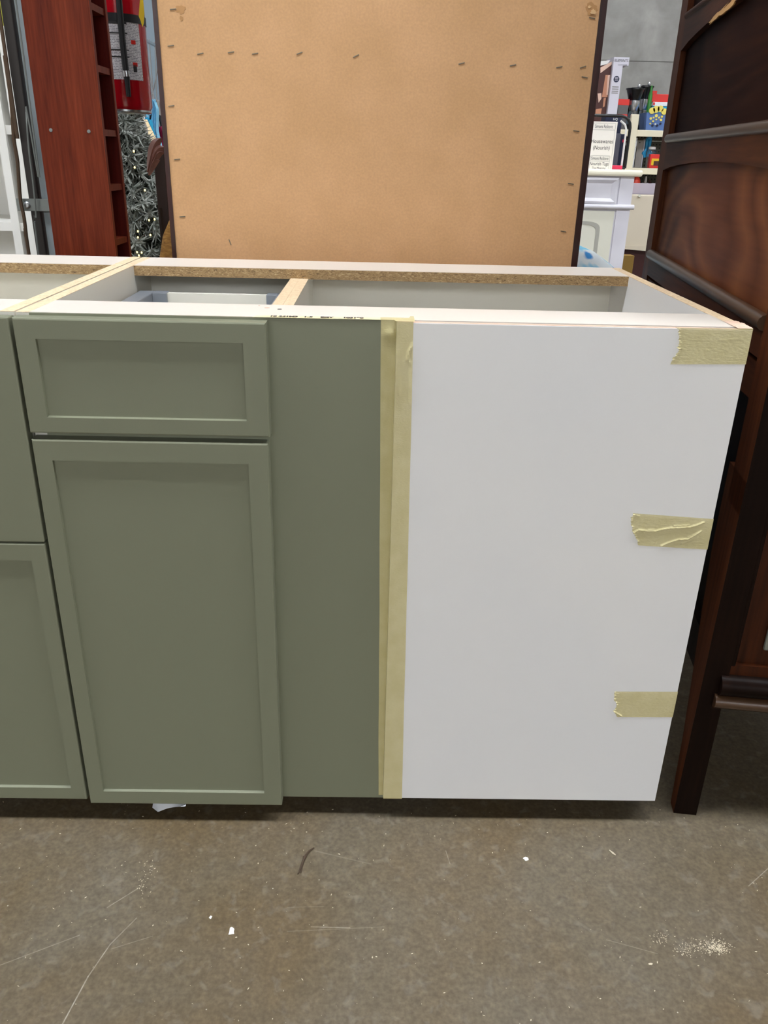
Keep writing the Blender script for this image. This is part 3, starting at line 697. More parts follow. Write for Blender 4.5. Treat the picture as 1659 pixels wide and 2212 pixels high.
# ================================================================== cherry media tower, left
TY0, TY1, TX0, TX1 = .75, .862, -.2265, -.101
tw_ = root('media_tower', 'narrow reddish cherry media tower with small open shelves', 'shelf', ((TX0 + TX1) / 2, (TY0 + TY1) / 2, 0))
TH = 1.62
part('side_panel', G().box(TX0, TX1, TY0, TY0 + .013, 0, TH), M['cherry'], tw_)
part('side_panel', G().box(TX0, TX1, TY1 - .012, TY1, 0, TH), M['cherry_in'], tw_)
part('edge_band', G().box(TX1 - .0004, TX1 + .0012, TY0, TY0 + .013, 0, TH), M['cherry_edge'], tw_); part('edge_band', G().box(TX1 - .0004, TX1 + .0012, TY1 - .012, TY1, 0, TH), M['cherry_edge'], tw_)
part('back_panel', G().box(TX0, TX0 + .006, TY0 + .013, TY1 - .012, 0, TH), M['cherry_in'], tw_)
zs = []
for py in (10, 143, 280, 398): zs.append(at(210 + py * .06, py, .80).z)
stp = (zs[0] - zs[3]) / 3
zall = [zs[3] - stp * k_ for k_ in range(7, 0, -1) if zs[3] - stp * k_ > .03] + zs[::-1] + [zs[0] + stp, zs[0] + 2 * stp]
for z in zall: part('shelf', G().box(TX0 + .006, TX1 - .002, TY0 + .013, TY1 - .012, z - .012, z), M['cherry_edge'], tw_)
part('top_panel', G().box(TX0, TX1, TY0 + .013, TY1 - .012, TH - .014, TH), M['cherry'], tw_)
for px, py in ((110, 281), (192, 284)):
    q = at(px, py, TY0); sc_ = part('screw', G().lathe([(.0034, 0), (.0034, .0012), (.002, .0016)], (0, 0, 0), 12), M['strap'], tw_, local=True)
    sc_.data.transform(Matrix.Rotation(PI / 2, 4, 'X')); sc_.location = Vector((q.x, TY0, q.z)) - tw_.location

# ================================================================== steel column, conduit, cords and extinguisher
CY = 1.15
cx0, cx1 = -.394, -.187
col = root('steel_column', 'blue grey painted steel building column behind the cherry tower', 'column', ((cx0 + cx1) / 2, CY + .03, 0))
part('flange', G().box(cx0, cx1, CY, CY + .012, 0, 4.6), M['column'], col); part('web', G().box((cx0 + cx1) / 2 - .01, (cx0 + cx1) / 2 + .01, CY + .012, CY + .05, 0, 4.6), M['column'], col)
cd_ = root('conduit', 'dark square conduit running up beside the grey column', 'pipe', (-.41, CY, 0))
part('tube', G().box(-.4225, -.399, CY - .01, CY + .02, 0, 4.55, .002), M['duct'], cd_)
sp = part('clamp', G().box(-.452, -.37, CY - .016, CY - .0105, .850, .879, .001), M['strap'], cd_, label='galvanised strap clamp')
bo = part('bolt', G().lathe([(.0085, 0), (.0085, .003), (.005, .006)], (0, 0, 0), 12), M['steel'], sp, local=True); bo.data.transform(Matrix.Rotation(PI / 2, 4, 'X'))
q = at(59, 443, CY - .016); bo.location = Vector((q.x, CY - .0155, q.z)) - cd_.location
def cord(name, pts, r, m, label, Y, cat='cord'):
    path = [at(x, y, Y) for x, y in pts]; top = path[0].copy(); top.z = 4.5; bot = path[-1].copy(); bot.z = .0 + r
    full = [top] + path + [bot]; sm_ = []
    for i in range(len(full) - 1):
        for t in (0, .25, .5, .75):
            a = full[max(i - 1, 0)]; b = full[i]; c = full[i + 1]; d_ = full[min(i + 2, len(full) - 1)]
            sm_.append(.5 * ((2 * b) + (c - a) * t + (2 * a - 5 * b + 4 * c - d_) * t * t + (3 * b - a - 3 * c + d_) * t ** 3) if 0 < i < len(full) - 2 else b.lerp(c, t))
    sm_.append(full[-1])
    return solo(name, G().tube(sm_, r, 8), M[m], label, cat, smooth=True)
cord('power_cord', [(2, 50), (10, 120), (24, 220), (30, 300), (38, 350), (44, 430), (52, 470), (58, 520), (62, 545)], .0045, 'cord', 'brown hanging power cord in front of the white shelf unit', CY - .03)
cord('thin_cable', [(52, 130), (56, 230), (62, 320), (72, 400), (78, 470), (82, 540)], .0022, 'strap', 'thin grey cable beside the dark conduit', CY - .03, 'cable')

# fire extinguisher
ER = .062; ex = at(269, 220, 1.075); EX, EY, EZ = ex.x, 1.075, at(290, 238, 1.075 - .02).z
fe = root('fire_extinguisher', 'red fire extinguisher with black hose strapped to the column', 'extinguisher', (EX, EY, EZ))
body = part('cylinder', G().lathe([(ER * .93, 0), (ER, .008), (ER, .30), (ER * .96, .33), (ER * .75, .365), (.022, .388), (.02, .40)], (EX, EY, EZ), 40), M['red'], fe, smooth=True)
part('base_ring', G().lathe([(ER * .9, -.006), (ER * .95, -.004), (ER * .95, .0)], (EX, EY, EZ), 32), M['steel'], fe, smooth=True)
part('valve', G().lathe([(.018, .398), (.018, .43), (.012, .45)], (EX, EY, EZ), 16), M['steel'], fe, smooth=True)
part('handle', G().box(EX - .012, EX + .012, EY - .11, EY + .03, EZ + .452, EZ + .465, .003).box(EX - .012, EX + .012, EY - .10, EY + .01, EZ + .425, EZ + .435, .003), M['rubber'], fe)
zb = at(275, 37, EY - ER).z
part('strap', G().lathe([(ER + .0003, zb - EZ - .008), (ER + .0016, zb - EZ - .008), (ER + .0016, zb - EZ + .008), (ER + .0003, zb - EZ + .008)], (EX, EY, EZ), 40), M['rubber'], fe, smooth=True, label='black mounting strap')
part('bracket', G().box(EX - .02, EX + .02, EY + ER - .003, CY + .002, EZ + .1, EZ + .25), M['rubber'], fe)
def curved(a0, a1, z0, z1, r): return G().grid(20, 2, lambda u, v: (EX + r * math.sin(a0 + (a1 - a0) * u), EY - r * math.cos(a0 + (a1 - a0) * u), z0 + (z1 - z0) * v))
zl0, zl1 = at(285, 172, EY - ER).z, at(270, 44, EY - ER).z
lb = part('label', curved(math.radians(-22), math.radians(62), zl0, zl1, ER + .0006), M['lab'], fe, smooth=True, label='white instruction label with small print')
for t, h_ in ((.98, .004), (.80, .0022), (.52, .0022), (.40, .0022)):
    z_ = zl0 + (zl1 - zl0) * t; part('heading_bar', curved(math.radians(-20), math.radians(34), z_ - h_, z_, ER + .0011), M['textink'], lb)
part('heading_bar', curved(math.radians(40), math.radians(48), zl0 + .016, zl0 + .03, ER + .0011), M['textink'], lb)
for t in (.62, .24): part('red_mark', curved(math.radians(40), math.radians(50), zl0 + (zl1 - zl0) * t, zl0 + (zl1 - zl0) * t + .008, ER + .0011), M['redp'], lb)
hy = EY - ER - .012
hp = [at(x, y, hy) for x, y in ((255, -60), (257, 0), (262, 60), (267, 110), (272, 153))]
part('hose', G().tube(hp, .0068, 12), M['rubber'], fe, smooth=True, label='black rubber hose')
part('hose_ferrule', G().tube([at(272, 153, hy), at(274, 166, hy)], .0078, 12), M['steel'], fe, smooth=True)
part('nozzle', G().tube([at(274, 166, hy), at(278, 209, hy)], [.0062, .0052], 12), M['rubber'], fe, smooth=True)
tg = [at(x, y, EY - .045) for x, y in ((303, -6), (309, -6), (312, 30), (311, 50), (308, 59), (304, 45), (300, 35))]
part('inspection_tag', G().prism([(t.x, t.z) for t in tg], EY - .0465, EY - .0455), M['yellow'], fe, label='yellow inspection tag')

# ================================================================== white open shelving, far left
wsx = root('white_shelving', 'white open shelving unit with cubbies behind the cords', 'shelf', (-.95, 1.75, 0))
SY = 1.5
for x0, x1 in ((-1.4, -1.38), (-1.02, -.995), (-.629, -.606), (-.586, -.566)):
    part('upright', G().box(x0, x1, SY, SY + .32, 0, 1.293), M['ws'], wsx)
for z in (.04, .40, .768, 1.028, 1.268): part('shelf', G().box(-1.39, -.575, SY + .008, SY + .315, z, z + .024), M['ws'], wsx)
part('back_panel', G().box(-1.39, -.57, SY + .31, SY + .318, 0, 1.293), M['ws'], wsx)
def blob(name, c, r, m, label, cat, amp=.12, fr=2., seed=0, sub=4, flat=None, group=None):
    bm = bmesh.new(); bmesh.ops.create_icosphere(bm, subdivisions=sub, radius=1)
    for v in bm.verts:
        d_ = v.co.normalized(); k_ = 1 + amp * mnoise.noise(d_ * fr + Vector((seed, 0, 0))); v.co = Vector((d_.x * r[0], d_.y * r[1], d_.z * r[2])) * k_
        if flat is not None and v.co.z < flat: v.co.z = flat
        v.co += Vector(c)
    g = G(); bm.verts.index_update(); g.add([v.co[:] for v in bm.verts], [[v.index for v in f.verts] for f in bm.faces]); bm.free()
    if name is None: return g
    return solo(name, g, M[m], label, cat, group, smooth=True)
lt = root('plush_toy', 'lime green plush toy sitting on the white shelving', 'toy', (-.60, 1.62, 1.293))
part('body', blob(None, (-.60, 1.62, 1.348), (.045, .05, .058), 0, 0, 0, .1, 3, flat=-.055), M['lime'], lt, smooth=True)
part('eye', blob(None, (-.578, 1.572, 1.368), (.014, .008, .02), 0, 0, 0, .02, 1, sub=2), M['blackp'], lt, smooth=True)

# ================================================================== things behind, left of the bookcase
# frosted tree
TRX, TRY = at(285, 420, 2.12).x - .005, 2.12
tr = root('christmas_tree', 'frosted artificial Christmas tree with warm string lights', 'tree', (TRX, TRY, 0))
part('trunk', G().tube([(TRX, TRY, 0), (TRX, TRY, 1.30)], [.016, .006], 10), M['bark'], tr)
def tufts(n, seed, rscale, zlo, zhi, size):
    rnd = random.Random(seed); g = G()
    for _ in range(n):
        z = zlo + (zhi - zlo) * rnd.random() ** .9; R_ = (.17 * (1.34 - z) / .8 + .02) * rscale * rnd.uniform(.55, 1.05); a = rnd.uniform(0, 2 * PI)
        c = Vector((TRX + R_ * math.cos(a), TRY + R_ * math.sin(a), z + .03 * rnd.uniform(-1, 1))); out = Vector((math.cos(a), math.sin(a), rnd.uniform(-.35, .1))).normalized()
        for _k in range(13):
            dv = (out * rnd.uniform(.2, 1) + Vector((rnd.uniform(-1, 1), rnd.uniform(-1, 1), rnd.uniform(-1, 1))) * .8).normalized(); l = size * rnd.uniform(.6, 1.2)
            s_ = dv.cross(Vector((rnd.uniform(-1, 1), rnd.uniform(-1, 1), rnd.uniform(-1, 1)))).normalized() * .0055; b0 = c - out * .01
            u_ = dv.cross(s_).normalized() * .003
            g.add([b0 + s_, b0 - s_, b0 + u_, b0 + dv * l], [(0, 1, 3), (1, 2, 3), (2, 0, 3)])
    return g
tag(part('needles', tufts(900, 3, 1.0, .5, 1.28, .046), M['frost'], tr, label='frosted grey needles'), kind='stuff')
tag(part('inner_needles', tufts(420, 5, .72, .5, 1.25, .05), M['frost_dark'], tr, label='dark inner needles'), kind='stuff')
for i, (px, py) in enumerate(((322, 476), (334, 474), (298, 500), (298, 513), (325, 508), (296, 545), (306, 546), (300, 552), (289, 327), (291, 362), (313, 411))):
    q = at(px, py, 1.93); part('bulb', G().lathe([(.001, -.003), (.0027, -.001), (.0027, .002), (.001, .004)], q, 8), M['glow'], tr, smooth=True)
# round grey tray leaning behind the tree
q = at(270, 282, 2.5); tc_ = G()
prof = [(.001, 0), (.083, 0), (.088, .010), (.081, .010), (.077, .005), (.001, .005)]
ty = solo('round_tray', G().lathe(prof, (0, 0, 0), 40), M['tray'], 'round grey tray propped up behind the frosted tree', 'tray', smooth=True, loc=(0, 0, 0)); ty.rotation_euler = (math.radians(80), 0, math.radians(14)); ty.location = (q.x, 2.5, q.z)
# low table that holds the tray and lamp
TZ = .74
tb = root('side_table', 'red brown wooden table carrying the lamp and tray', 'table', (-.72, 2.6, 0))
tzz = at(305, 339, 2.7).z
tb_top = tzz; TBX = at(314, 339, 2.42).x
part('table_top', G().box(-1.2, TBX, 2.42, 2.84, tb_top - .03, tb_top, .004), M['tablebrown'], tb)
part('apron', G().box(-1.15, TBX - .04, 2.47, 2.80, tb_top - .13, tb_top - .03), M['tablebrown'], tb)
for x in (-1.14, TBX - .06):
    for y in (2.48, 2.78): part('leg', G().tube([(x, y, 0), (x, y, tb_top - .03)], [.018, .026], 10), M['tablebrown'], tb)
ty.location.z = tb_top + .088 * math.cos(math.radians(10)) + .002
lx = at(314, 300, 2.72).x
lm = root('table_lamp', 'small table lamp with cream cone shade', 'lamp', (lx, 2.72, tb_top))
part('base', G().lathe([(.04, 0), (.04, .012), (.02, .02), (.012, .05), (.02, .08), (.006, .1), (.006, .18)], (lx, 2.72, tb_top), 20), M['whitep'], lm, smooth=True)
z0s = at(315, 314, 2.72).z; z1s = at(315, 258, 2.72).z
part('lamp_shade', G().lathe([(.056, z0s - tb_top), (.014, z1s - tb_top), (.012, z1s - tb_top), (.053, z0s - tb_top + .004)], (lx, 2.72, tb_top), 32), M['cream'], lm, smooth=True, label='cream fabric cone shade')
# garments hanging on a rail at the partition
RX = at(331, 250, 3.2).x
rk = root('garment_rail', 'thin steel garment rail holding clothes', 'rail', (RX, 3.2, 0))
part('bar', G().tube([(RX, 2.93, 1.45), (RX, 3.56, 1.45)], .008, 10), M['steel'], rk)
for y in (2.93, 3.56): part('post', G().tube([(RX, y, .03), (RX, y, 1.455)], .008, 10), M['steel'], rk); part('foot', G().tube([(RX - .05, y, .016), (RX + .12, y, .016)], .014, 8), M['steel'], rk)
def garment(px, Y, wd_, m, label, pyt, zb_):
    x = at(px, pyt, Y).x; ztop = at(px, pyt, Y).z; r_ = root('garment', label, 'clothing', (x, Y, zb_), 'clothes on the garment rail')
    def fn(s_):
        def f(u, v):
            sh = min(1, .45 + 1.6 * (1 - v)) if v > .65 else 1
            return (x + (u - .5) * wd_ * sh + .006 * math.sin(v * 9), Y + s_ * (.018 + .008 * math.sin(u * 19 + x * 7)) * (1 if 0 < u < 1 else 0), zb_ + (ztop - zb_) * v - .03 * abs(u - .5) * (v > .9))
        return f
    part('cloth', G().grid(16, 14, fn(1)).grid(16, 14, fn(-1)), M[m], r_, smooth=True)
    part('hook', G().tube([(x, Y, ztop - .02), (RX, Y, 1.42), (RX, Y, 1.462)], .003, 6), M['steel'], r_)
garment(315, 2.985, .085, 'teal', 'turquoise garment hanging behind the lamp', 252, .5)
garment(331, 3.065, .030, 'sky', 'narrow pale blue scarf hanging on the rail', 213, .95)
garment(346, 3.14, .05, 'magenta', 'magenta garment at the end of the clothes', 272, .5)
garment(334, 3.24, .12, 'blackcloth', 'black garment hanging next to the turquoise one', 243, .45)
garment(338, 3.34, .09, 'tray', 'pale grey garment hanging on the rail', 214, .9)
garment(322, 3.44, .12, 'sky', 'wide pale blue shirt hanging at the back of the rail', 228, .6)
q = at(331, 203, 3.5)
# plastic wrapped dried plant with broad leaves in a pot
plx, ply = at(345, 380, 1.22).x, 1.22
pl = root('dried_plant', 'dried mauve broad-leaved plant beside the bookcase', 'plant', (plx, ply, 0))
part('pot', G().lathe([(.06, 0), (.085, .2), (.09, .22), (.08, .22), (.075, .19)], (plx, ply, 0), 24), M['orange'], pl, smooth=True)
part('stem', G().tube([(plx, ply, .15), (plx + .01, ply, .55), (plx - .005, ply, .86)], [.008, .006, .004], 8), M['bark'], pl, smooth=True)
def leaf(a, b, wd_, cv):
    a = Vector(a); b = Vector(b); t = (b - a); s_ = t.cross(Vector((0, 1, .2))).normalized()
    def f(u, v):
        w_ = wd_ * math.sin(PI * min(.97, .06 + v * .94)) ** .8; return a + t * v + s_ * (u - .5) * w_ + Vector((0, -.01 * (1 - abs(2 * u - 1)), cv * math.sin(PI * v)))
    return G().grid(6, 12, f)
for p1, p2, w_, cv, m in (((320, 372), (350, 298), .024, .02, 'mauve'), ((326, 360), (356, 318), .03, .015, 'mauve'), ((330, 362), (356, 330), .018, .015, 'mauve'), ((322, 378), (345, 345), .02, .012, 'mauve')):
    part('leaf', leaf(at(*p1, ply), at(*p2, ply), w_, cv), M[m], pl, smooth=True)
# orange-red cushion chair behind
oc = root('orange_chair', 'orange red upholstered chair behind the dried plant', 'chair', (-.35, 2.55, 0))
ox = TBX + .075; oz = at(328, 345, 2.68).z
part('backrest', G().box(ox - .05, ox + .35, 2.68, 2.75, .45, oz, .02), M['orange'], oc); part('seat', G().box(ox - .05, ox + .35, 2.40, 2.74, .36, .46, .02), M['orange'], oc)
for x in (ox - .02, ox + .32):
    for y in (2.43, 2.71): part('leg', G().tube([(x, y, 0), (x, y, .37)], [.012, .018], 8), M['darkchair'], oc)
# dark wooden upright and bolster cushion
dc = root('dark_chair', 'dark brown wooden chair standing behind the bookcase', 'chair', (.0, 1.48, 0))
dx = at(352, 420, 1.36).x; dzt = at(352, 325, 1.36).z
for x in (dx, dx + .36):
    part('post', G().box(x - .013, x + .018, 1.34, 1.37, 0, dzt, .003), M['darkchair'], dc)
part('back_slat', G().box(dx + .018, dx + .347, 1.348, 1.362, dzt - .12, dzt - .03), M['darkchair'], dc)
part('seat', G().box(dx - .013, dx + .378, 1.34, 1.66, .42, .45, .004), M['darkchair'], dc)
for x in (dx, dx + .36): part('leg', G().box(x - .013, x + .018, 1.62, 1.65, 0, .42), M['darkchair'], dc)
# tan plush armchair top
PX, PZ = at(318, 510, 1.04).x, at(368, 455, 1.02).z + .01
def plush(u, v):
    a = u * 2 * PI; prof = [(0, .0), (.55, .01), (.9, .08), (1.0, .22), (1.0, .6), (.96, .85), (.8, .96), (.45, 1.0), (0, 1.0)]
    k_ = v * (len(prof) - 1); i = min(int(k_), len(prof) - 2); t = k_ - i; r_ = prof[i][0] * (1 - t) + prof[i + 1][0] * t; h_ = prof[i][1] * (1 - t) + prof[i + 1][1] * t
    x = .21 * r_ * math.copysign(abs(math.cos(a)) ** .6, math.cos(a)); y = .075 * r_ * math.copysign(abs(math.sin(a)) ** .6, math.sin(a))
    n_ = .01 * mnoise.noise((x * 14, y * 14, h_ * 8))
    return (PX + .20 + x + n_, 1.06 + y + n_, PZ * h_ - (.13 * max(0, (-x - .135) / .075) ** 1.2 * h_))
solo('plush_pouf', G().grid(48, 32, plush), M['plush'], 'tan plush upholstered seat back wedged behind the bookcase', 'chair', smooth=True)

# ================================================================== watercolour chair, right behind the cabinet
WCZ = at(1247, 538, 1.08).z + .012
def wcf(u, v):
    a = u * 2 * PI; prof = [(0, 0), (.8, .0), (.98, .05), (1.0, .3), (1.0, .82), (.9, .90), (.74, .938), (.55, .975), (.36, .995), (.2, 1.0), (0, 1.0)]
    k_ = v * (len(prof) - 1); i = min(int(k_), len(prof) - 2); t = k_ - i; r_ = prof[i][0] * (1 - t) + prof[i + 1][0] * t; h_ = prof[i][1] * (1 - t) + prof[i + 1][1] * t
    return (.868 + .236 * r_ * math.copysign(abs(math.cos(a)) ** .7, math.cos(a)), 1.12 + .12 * r_ * math.copysign(abs(math.sin(a)) ** .7, math.sin(a)), WCZ * h_)
solo('accent_chair', G().grid(48, 40, wcf), M['wc'], 'rounded chair back in blue and white watercolour fabric', 'chair', smooth=True)

# ================================================================== white sideboard, far right
Y4 = 4.0
sb = root('sideboard', 'distressed white painted sideboard with arched door panel', 'sideboard', (1.45, Y4 + .25, 0))
sx1 = at(1366, 400, Y4).x; stz = at(1310, 366, Y4 - .03).z; sx0 = .95
z_ = lambda px, py: at(px, py, Y4).z
zdr0, zdr1 = z_(1310, 440), z_(1310, 384); zm0, zm1 = z_(1320, 452), z_(1320, 441)
part('top', G().box(sx0 - .03, sx1 + .045, Y4 - .03, Y4 + .5, stz - .035, stz, .012), M['sidetop'], sb)
part('carcass', G().box(sx0, sx1, Y4, Y4 + .47, .12, stz - .035), M['sidew'], sb)
part('corner_post', G().box(sx1 - .075, sx1 + .004, Y4 - .008, Y4 + .02, .0, stz - .036), M['sidew'], sb); part('corner_post', G().box(sx0 - .004, sx0 + .07, Y4 - .008, Y4 + .02, .0, stz - .036), M['sidew'], sb)
for x in (sx0, sx1 - .06): part('foot', G().box(x, x + .06, Y4 + .4, Y4 + .46, 0, .12), M['sidew'], sb)
part('moulding', G().tube([(sx0 - .01, Y4 - .012, (zm0 + zm1) / 2), (sx1 + .022, Y4 - .012, (zm0 + zm1) / 2)], .014, 10), M['sidew'], sb, smooth=True)
xm = (sx0 + sx1) / 2 - .03
for a, b_ in ((sx0 + .075, xm - .01), (xm + .01, sx1 - .085)):
    f = part('drawer', G().rings([(a, b_, zdr0, zdr1, Y4 + .005), (a, b_, zdr0, zdr1, Y4 - .012), (a + .012, b_ - .012, zdr0 + .012, zdr1 - .012, Y4 - .016), (a + .035, b_ - .035, zdr0 + .03, zdr1 - .03, Y4 - .003)]), M['sidew'], sb)
    part('knob', G().lathe([(.006, 0), (.014, .01), (.01, .02)], ((a + b_) / 2, Y4 - .02, (zdr0 + zdr1) / 2), 14), M['sidetop'], f, smooth=True)
    dr = part('door', G().box(a, b_, Y4 - .008, Y4 + .004, .14, zm0 - .01), M['sidec'], sb, label='cream white door with arched groove')
    ac = []; ao = []; cxm = (a + b_) / 2; rw = (b_ - a) / 2 - .075; zc = z_(1265, 483) - .04
    pts_o, pts_i = [], []
    for i in range(17):
        t = PI * i / 16; pts_o.append((cxm + rw * math.copysign(abs(math.cos(t)) ** .6, math.cos(t)), zc + .055 * math.sin(t) ** .6)); pts_i.append((cxm + (rw - .022) * math.copysign(abs(math.cos(t)) ** .6, math.cos(t)), zc - .016 + .053 * math.sin(t) ** .6))
    po = [(cxm + rw, .2)] + pts_o + [(cxm - rw, .2)]; pi_ = [(cxm + rw - .022, .22)] + pts_i + [(cxm - rw + .022, .22)]
    n = len(po); gv = [(x, Y4 - .0115, z) for x, z in po] + [(x, Y4 - .0115, z) for x, z in pi_] + [(x, Y4 - .006, z) for x, z in po] + [(x, Y4 - .006, z) for x, z in pi_]
    fs = []
    for i in range(n):
        j = (i + 1) % n; fs += [(i, j, n + j, n + i), (i, 2 * n + i, 2 * n + j, j), (n + i, n + j, 3 * n + j, 3 * n + i)]
    part('arched_moulding', G().add(gv, fs), M['groove'], dr)

# signs on the sideboard
def sign(name, label, pxs, Y, lines, tilt=0):
    (x0, y0), (x1, y1) = pxs; a = at(x0, y0, Y); b_ = at(x1, y1, Y); xl, xr, zt_, zb_ = min(a.x, b_.x), max(a.x, b_.x), a.z, stz
    r_ = root(name, label, 'sign', ((xl + xr) / 2, Y, stz), 'white printed store signs')
    part('card', G().box(xl, xr, Y, Y + .003, zb_, zt_), M['paper'], r_)
    wid = xr - xl
    for kind_, f, s_, txt in lines:
        z = zt_ - f
        if kind_ == 'rule': part('rule', G().box(xl + .008, xr - .012, Y - .0006, Y, z - .0007, z + .0007), M['greyink'], r_)
        else:
            g = text_geo(txt, s_, (0, Y - .0007, z)); xs = [v[0] for v in g.v]; kx = (wid * kind_) / (max(xs) - min(xs))
            g.v = [((v[0] - (max(xs) + min(xs)) / 2) * kx + (xl + xr) / 2 - .004, v[1], v[2]) for v in g.v]; part('lettering', g, M['textink'], r_)
    for x in (xl + .006, xr - .01): part('border', G().box(x - .0006, x + .0006, Y - .0006, Y, zb_ + .004, zt_ - .006), M['greyink'], r_)
    part('stand', G().box(xl, xr, Y + .003, Y + .05, zb_, zb_ + .003), M['clear'], r_)
sign('store_sign', 'white sign reading Housewares (Nourish) on the sideboard', ((1280, 262), (1330, 300)), Y4 + .12,
     [('rule', .008, 0, ''), (.7, .026, .026, 'Simons ReStore'), ('rule', .043, 0, ''), (.86, .104, .03, 'Housewares'), (.66, .138, .03, '(Nourish)'), ('rule', .192, 0, ''), (.8, .203, .012, 'Sales  Thursday  Donations'), ('rule', .214, 0, '')])
sign('store_sign', 'smaller white sign reading Nourish Tags The Meaning', ((1274, 334), (1320, 350)), Y4 + .04,
     [('rule', .005, 0, ''), (.78, .019, .024, 'Simons ReStore'), ('rule', .033, 0, ''), (.85, .048, .026, 'Nourish Tags'), (.62, .070, .017, 'The Meaning')])
# black round-cornered frame on the sideboard
fx1 = at(1358, 300, Y4 + .2).x; fz1 = at(1320, 250, Y4 + .2).z; fx0 = fx1 - .55; fr_ = root('tabletop_frame', 'black round-cornered metal frame standing on the sideboard', 'frame', ((fx0 + fx1) / 2, Y4 + .2, stz))
pth = [(fx0, stz + .007), (fx0, fz1 - .06)] + [(fx0 + .06 - .06 * math.cos(t), fz1 - .06 + .06 * math.sin(t)) for t in (.4, .8, 1.2, 1.57)] + [(fx1 - .06 + .06 * math.sin(t), fz1 - .06 + .06 * math.cos(t)) for t in (0, .4, .8, 1.2, 1.57)] + [(fx1, stz + .007)]
part('tube_frame', G().tube([(x, Y4 + .2, z) for x, z in pth], .0085, 10), M['blackp'], fr_, smooth=True)
part('bottom_bar', G().tube([(fx0, Y4 + .2, stz + .009), (fx1, Y4 + .2, stz + .009)], .0085, 10), M['blackp'], fr_, smooth=True)
pth2 = [(fx1 - .02, stz + .02), (fx1 - .02, fz1 - .07), (fx1 - .03, fz1 - .045), (fx1 - .06, fz1 - .025)]
part('inner_bead', G().tube([(x, Y4 + .205, z) for x, z in pth2], .006, 8), M['whitep'], fr_, smooth=True)
# cartons on the sideboard within the frame
def carton(label, pxa, pxb, Y, dep, m, extra=None, name='carton', zbot=None, group='boxed goods beyond the cabinet', cat='box'):
    a = at(*pxa, Y); b_ = at(*pxb, Y); zb_ = zbot if zbot is not None else b_.z
    r_ = root(name, label, cat, ((a.x + b_.x) / 2, Y + dep / 2, zb_), group)
    part('box', G().box(min(a.x, b_.x), max(a.x, b_.x), Y, Y + dep, zb_, a.z, .002), M[m], r_)
    if extra: extra(r_, min(a.x, b_.x), max(a.x, b_.x), zb_, a.z, Y)
    return r_
def navy_x(r_, x0, x1, z0, z1, Y): part('lettering', text_geo('HQ', .018, ((x0 + x1) / 2 + .01, Y - .001, z1 - .013)), M['whitep'], r_)
carton('navy carton with white HQ letters behind the signs', (1308, 252), (1340, 290), Y4 + .30, .1, 'navy', navy_x, zbot=stz)
carton('slate grey flat box leaning behind the signs', (1325, 288), (1337, 330), Y4 + .235, .02, 'slate', None, zbot=stz)
carton('dark navy box with a small red mark beside the slate box', (1326, 289), (1347, 340), Y4 + .262, .025, 'navy', lambda r_, x0, x1, z0, z1, Y: part('red_mark', G().box(x1 - .02, x1 - .008, Y - .001, Y, z1 - .045, z1 - .03), M['pinkred'], r_), zbot=stz)
carton('low crimson box at the foot of the black frame', (1316, 357), (1344, 365), Y4 + .135, .06, 'pinkred', None, zbot=stz)

# ================================================================== gondola shelving in the back, right
Y5, Y6 = 5.6, 6.0
gz = [at(1400, 281, Y5).z, at(1400, 363, Y5).z, at(1380, 420, Y5).z - .0]
gx0 = at(1366, 300, Y5).x
gd = root('gondola_shelving', 'cream metal store gondola with pegboard back and three shelves', 'shelf', (2.4, 5.85, 0))
part('pegboard', G().box(1.2, 4.2, Y6, Y6 + .012, .05, gz[0] - .03), M['peg'], gd)
for x in (1.2, gx0, 4.16): part('upright', G().box(x - .028, x + .028, Y5 - .005, Y5 + .03, 0, at(1370, 247, Y5).z, .003), M['gond'], gd)
for i, z in enumerate(gz):
    sh = part('shelf', G().box(1.2, 4.2, Y5 + .02, Y6, z - .02, z - .004), M['gondg'], gd); part('shelf_lip', G().box(gx0 + .028, 4.16, Y5, Y5 + .02, z - .045, z, .003), M['gond'], sh); part('shelf_lip', G().box(1.2, gx0 - .028, Y5, Y5 + .02, z - .045, z, .003), M['gond'], sh)
part('base_panel', G().box(1.2, 4.2, Y5 + .03, Y5 + .04, 0, .1), M['gond'], gd)
part('tool_bar', G().tube([(gx0, Y5 + .2, at(1400, 304, Y5 + .2).z), (4.1, Y5 + .2, at(1400, 304, Y5 + .2).z)], .006, 8), M['steel'], gd)
part('price_tag', G().box(gx0 + .06, gx0 + .14, Y6 - .004, Y6, gz[0] - .10, gz[0] - .08), M['paper'], gd)
# boxed cookware standing on the top shelf
S0 = gz[0]
bxY = Y5 + .06
P_ = lambda x, y, Y=bxY: (at(x, y, Y).x, at(x, y, Y).z)
ce = root('cookware_box', 'tall white ELEMENTS carton with copper cookware picture', 'box', (at(1330, 250, bxY).x, bxY + .1, S0), 'boxed goods beyond the cabinet')
(xa, za), (xb, _), (_, zc2), (xd, _) = P_(1327, 123), P_(1360, 124), P_(1358, 142), P_(1345, 145)
part('box', G().prism([(xa, S0), (xd, S0), (xd, zc2), (xb, zc2), (xb, za), (xa, za)], bxY, bxY + .22), M['boxw'], ce)
part('lettering', text_geo('- ELEMENTS -', .026, ((xa + xb) / 2, bxY - .001, za - .022), sx=.85), M['textink'], ce)
part('lettering', text_geo('COOKWARE', .013, (xb - .045, bxY - .001, za - .05), sx=.9), M['navy'], ce)
bc = ((xa + xd) / 2, at(1330, 171, bxY).z)
part('round_badge', G().prism([(bc[0] + .021 * math.cos(t * PI / 12), bc[1] + .021 * math.sin(t * PI / 12)) for t in range(24)], bxY - .002, bxY), M['navy'], ce, label='navy round badge')
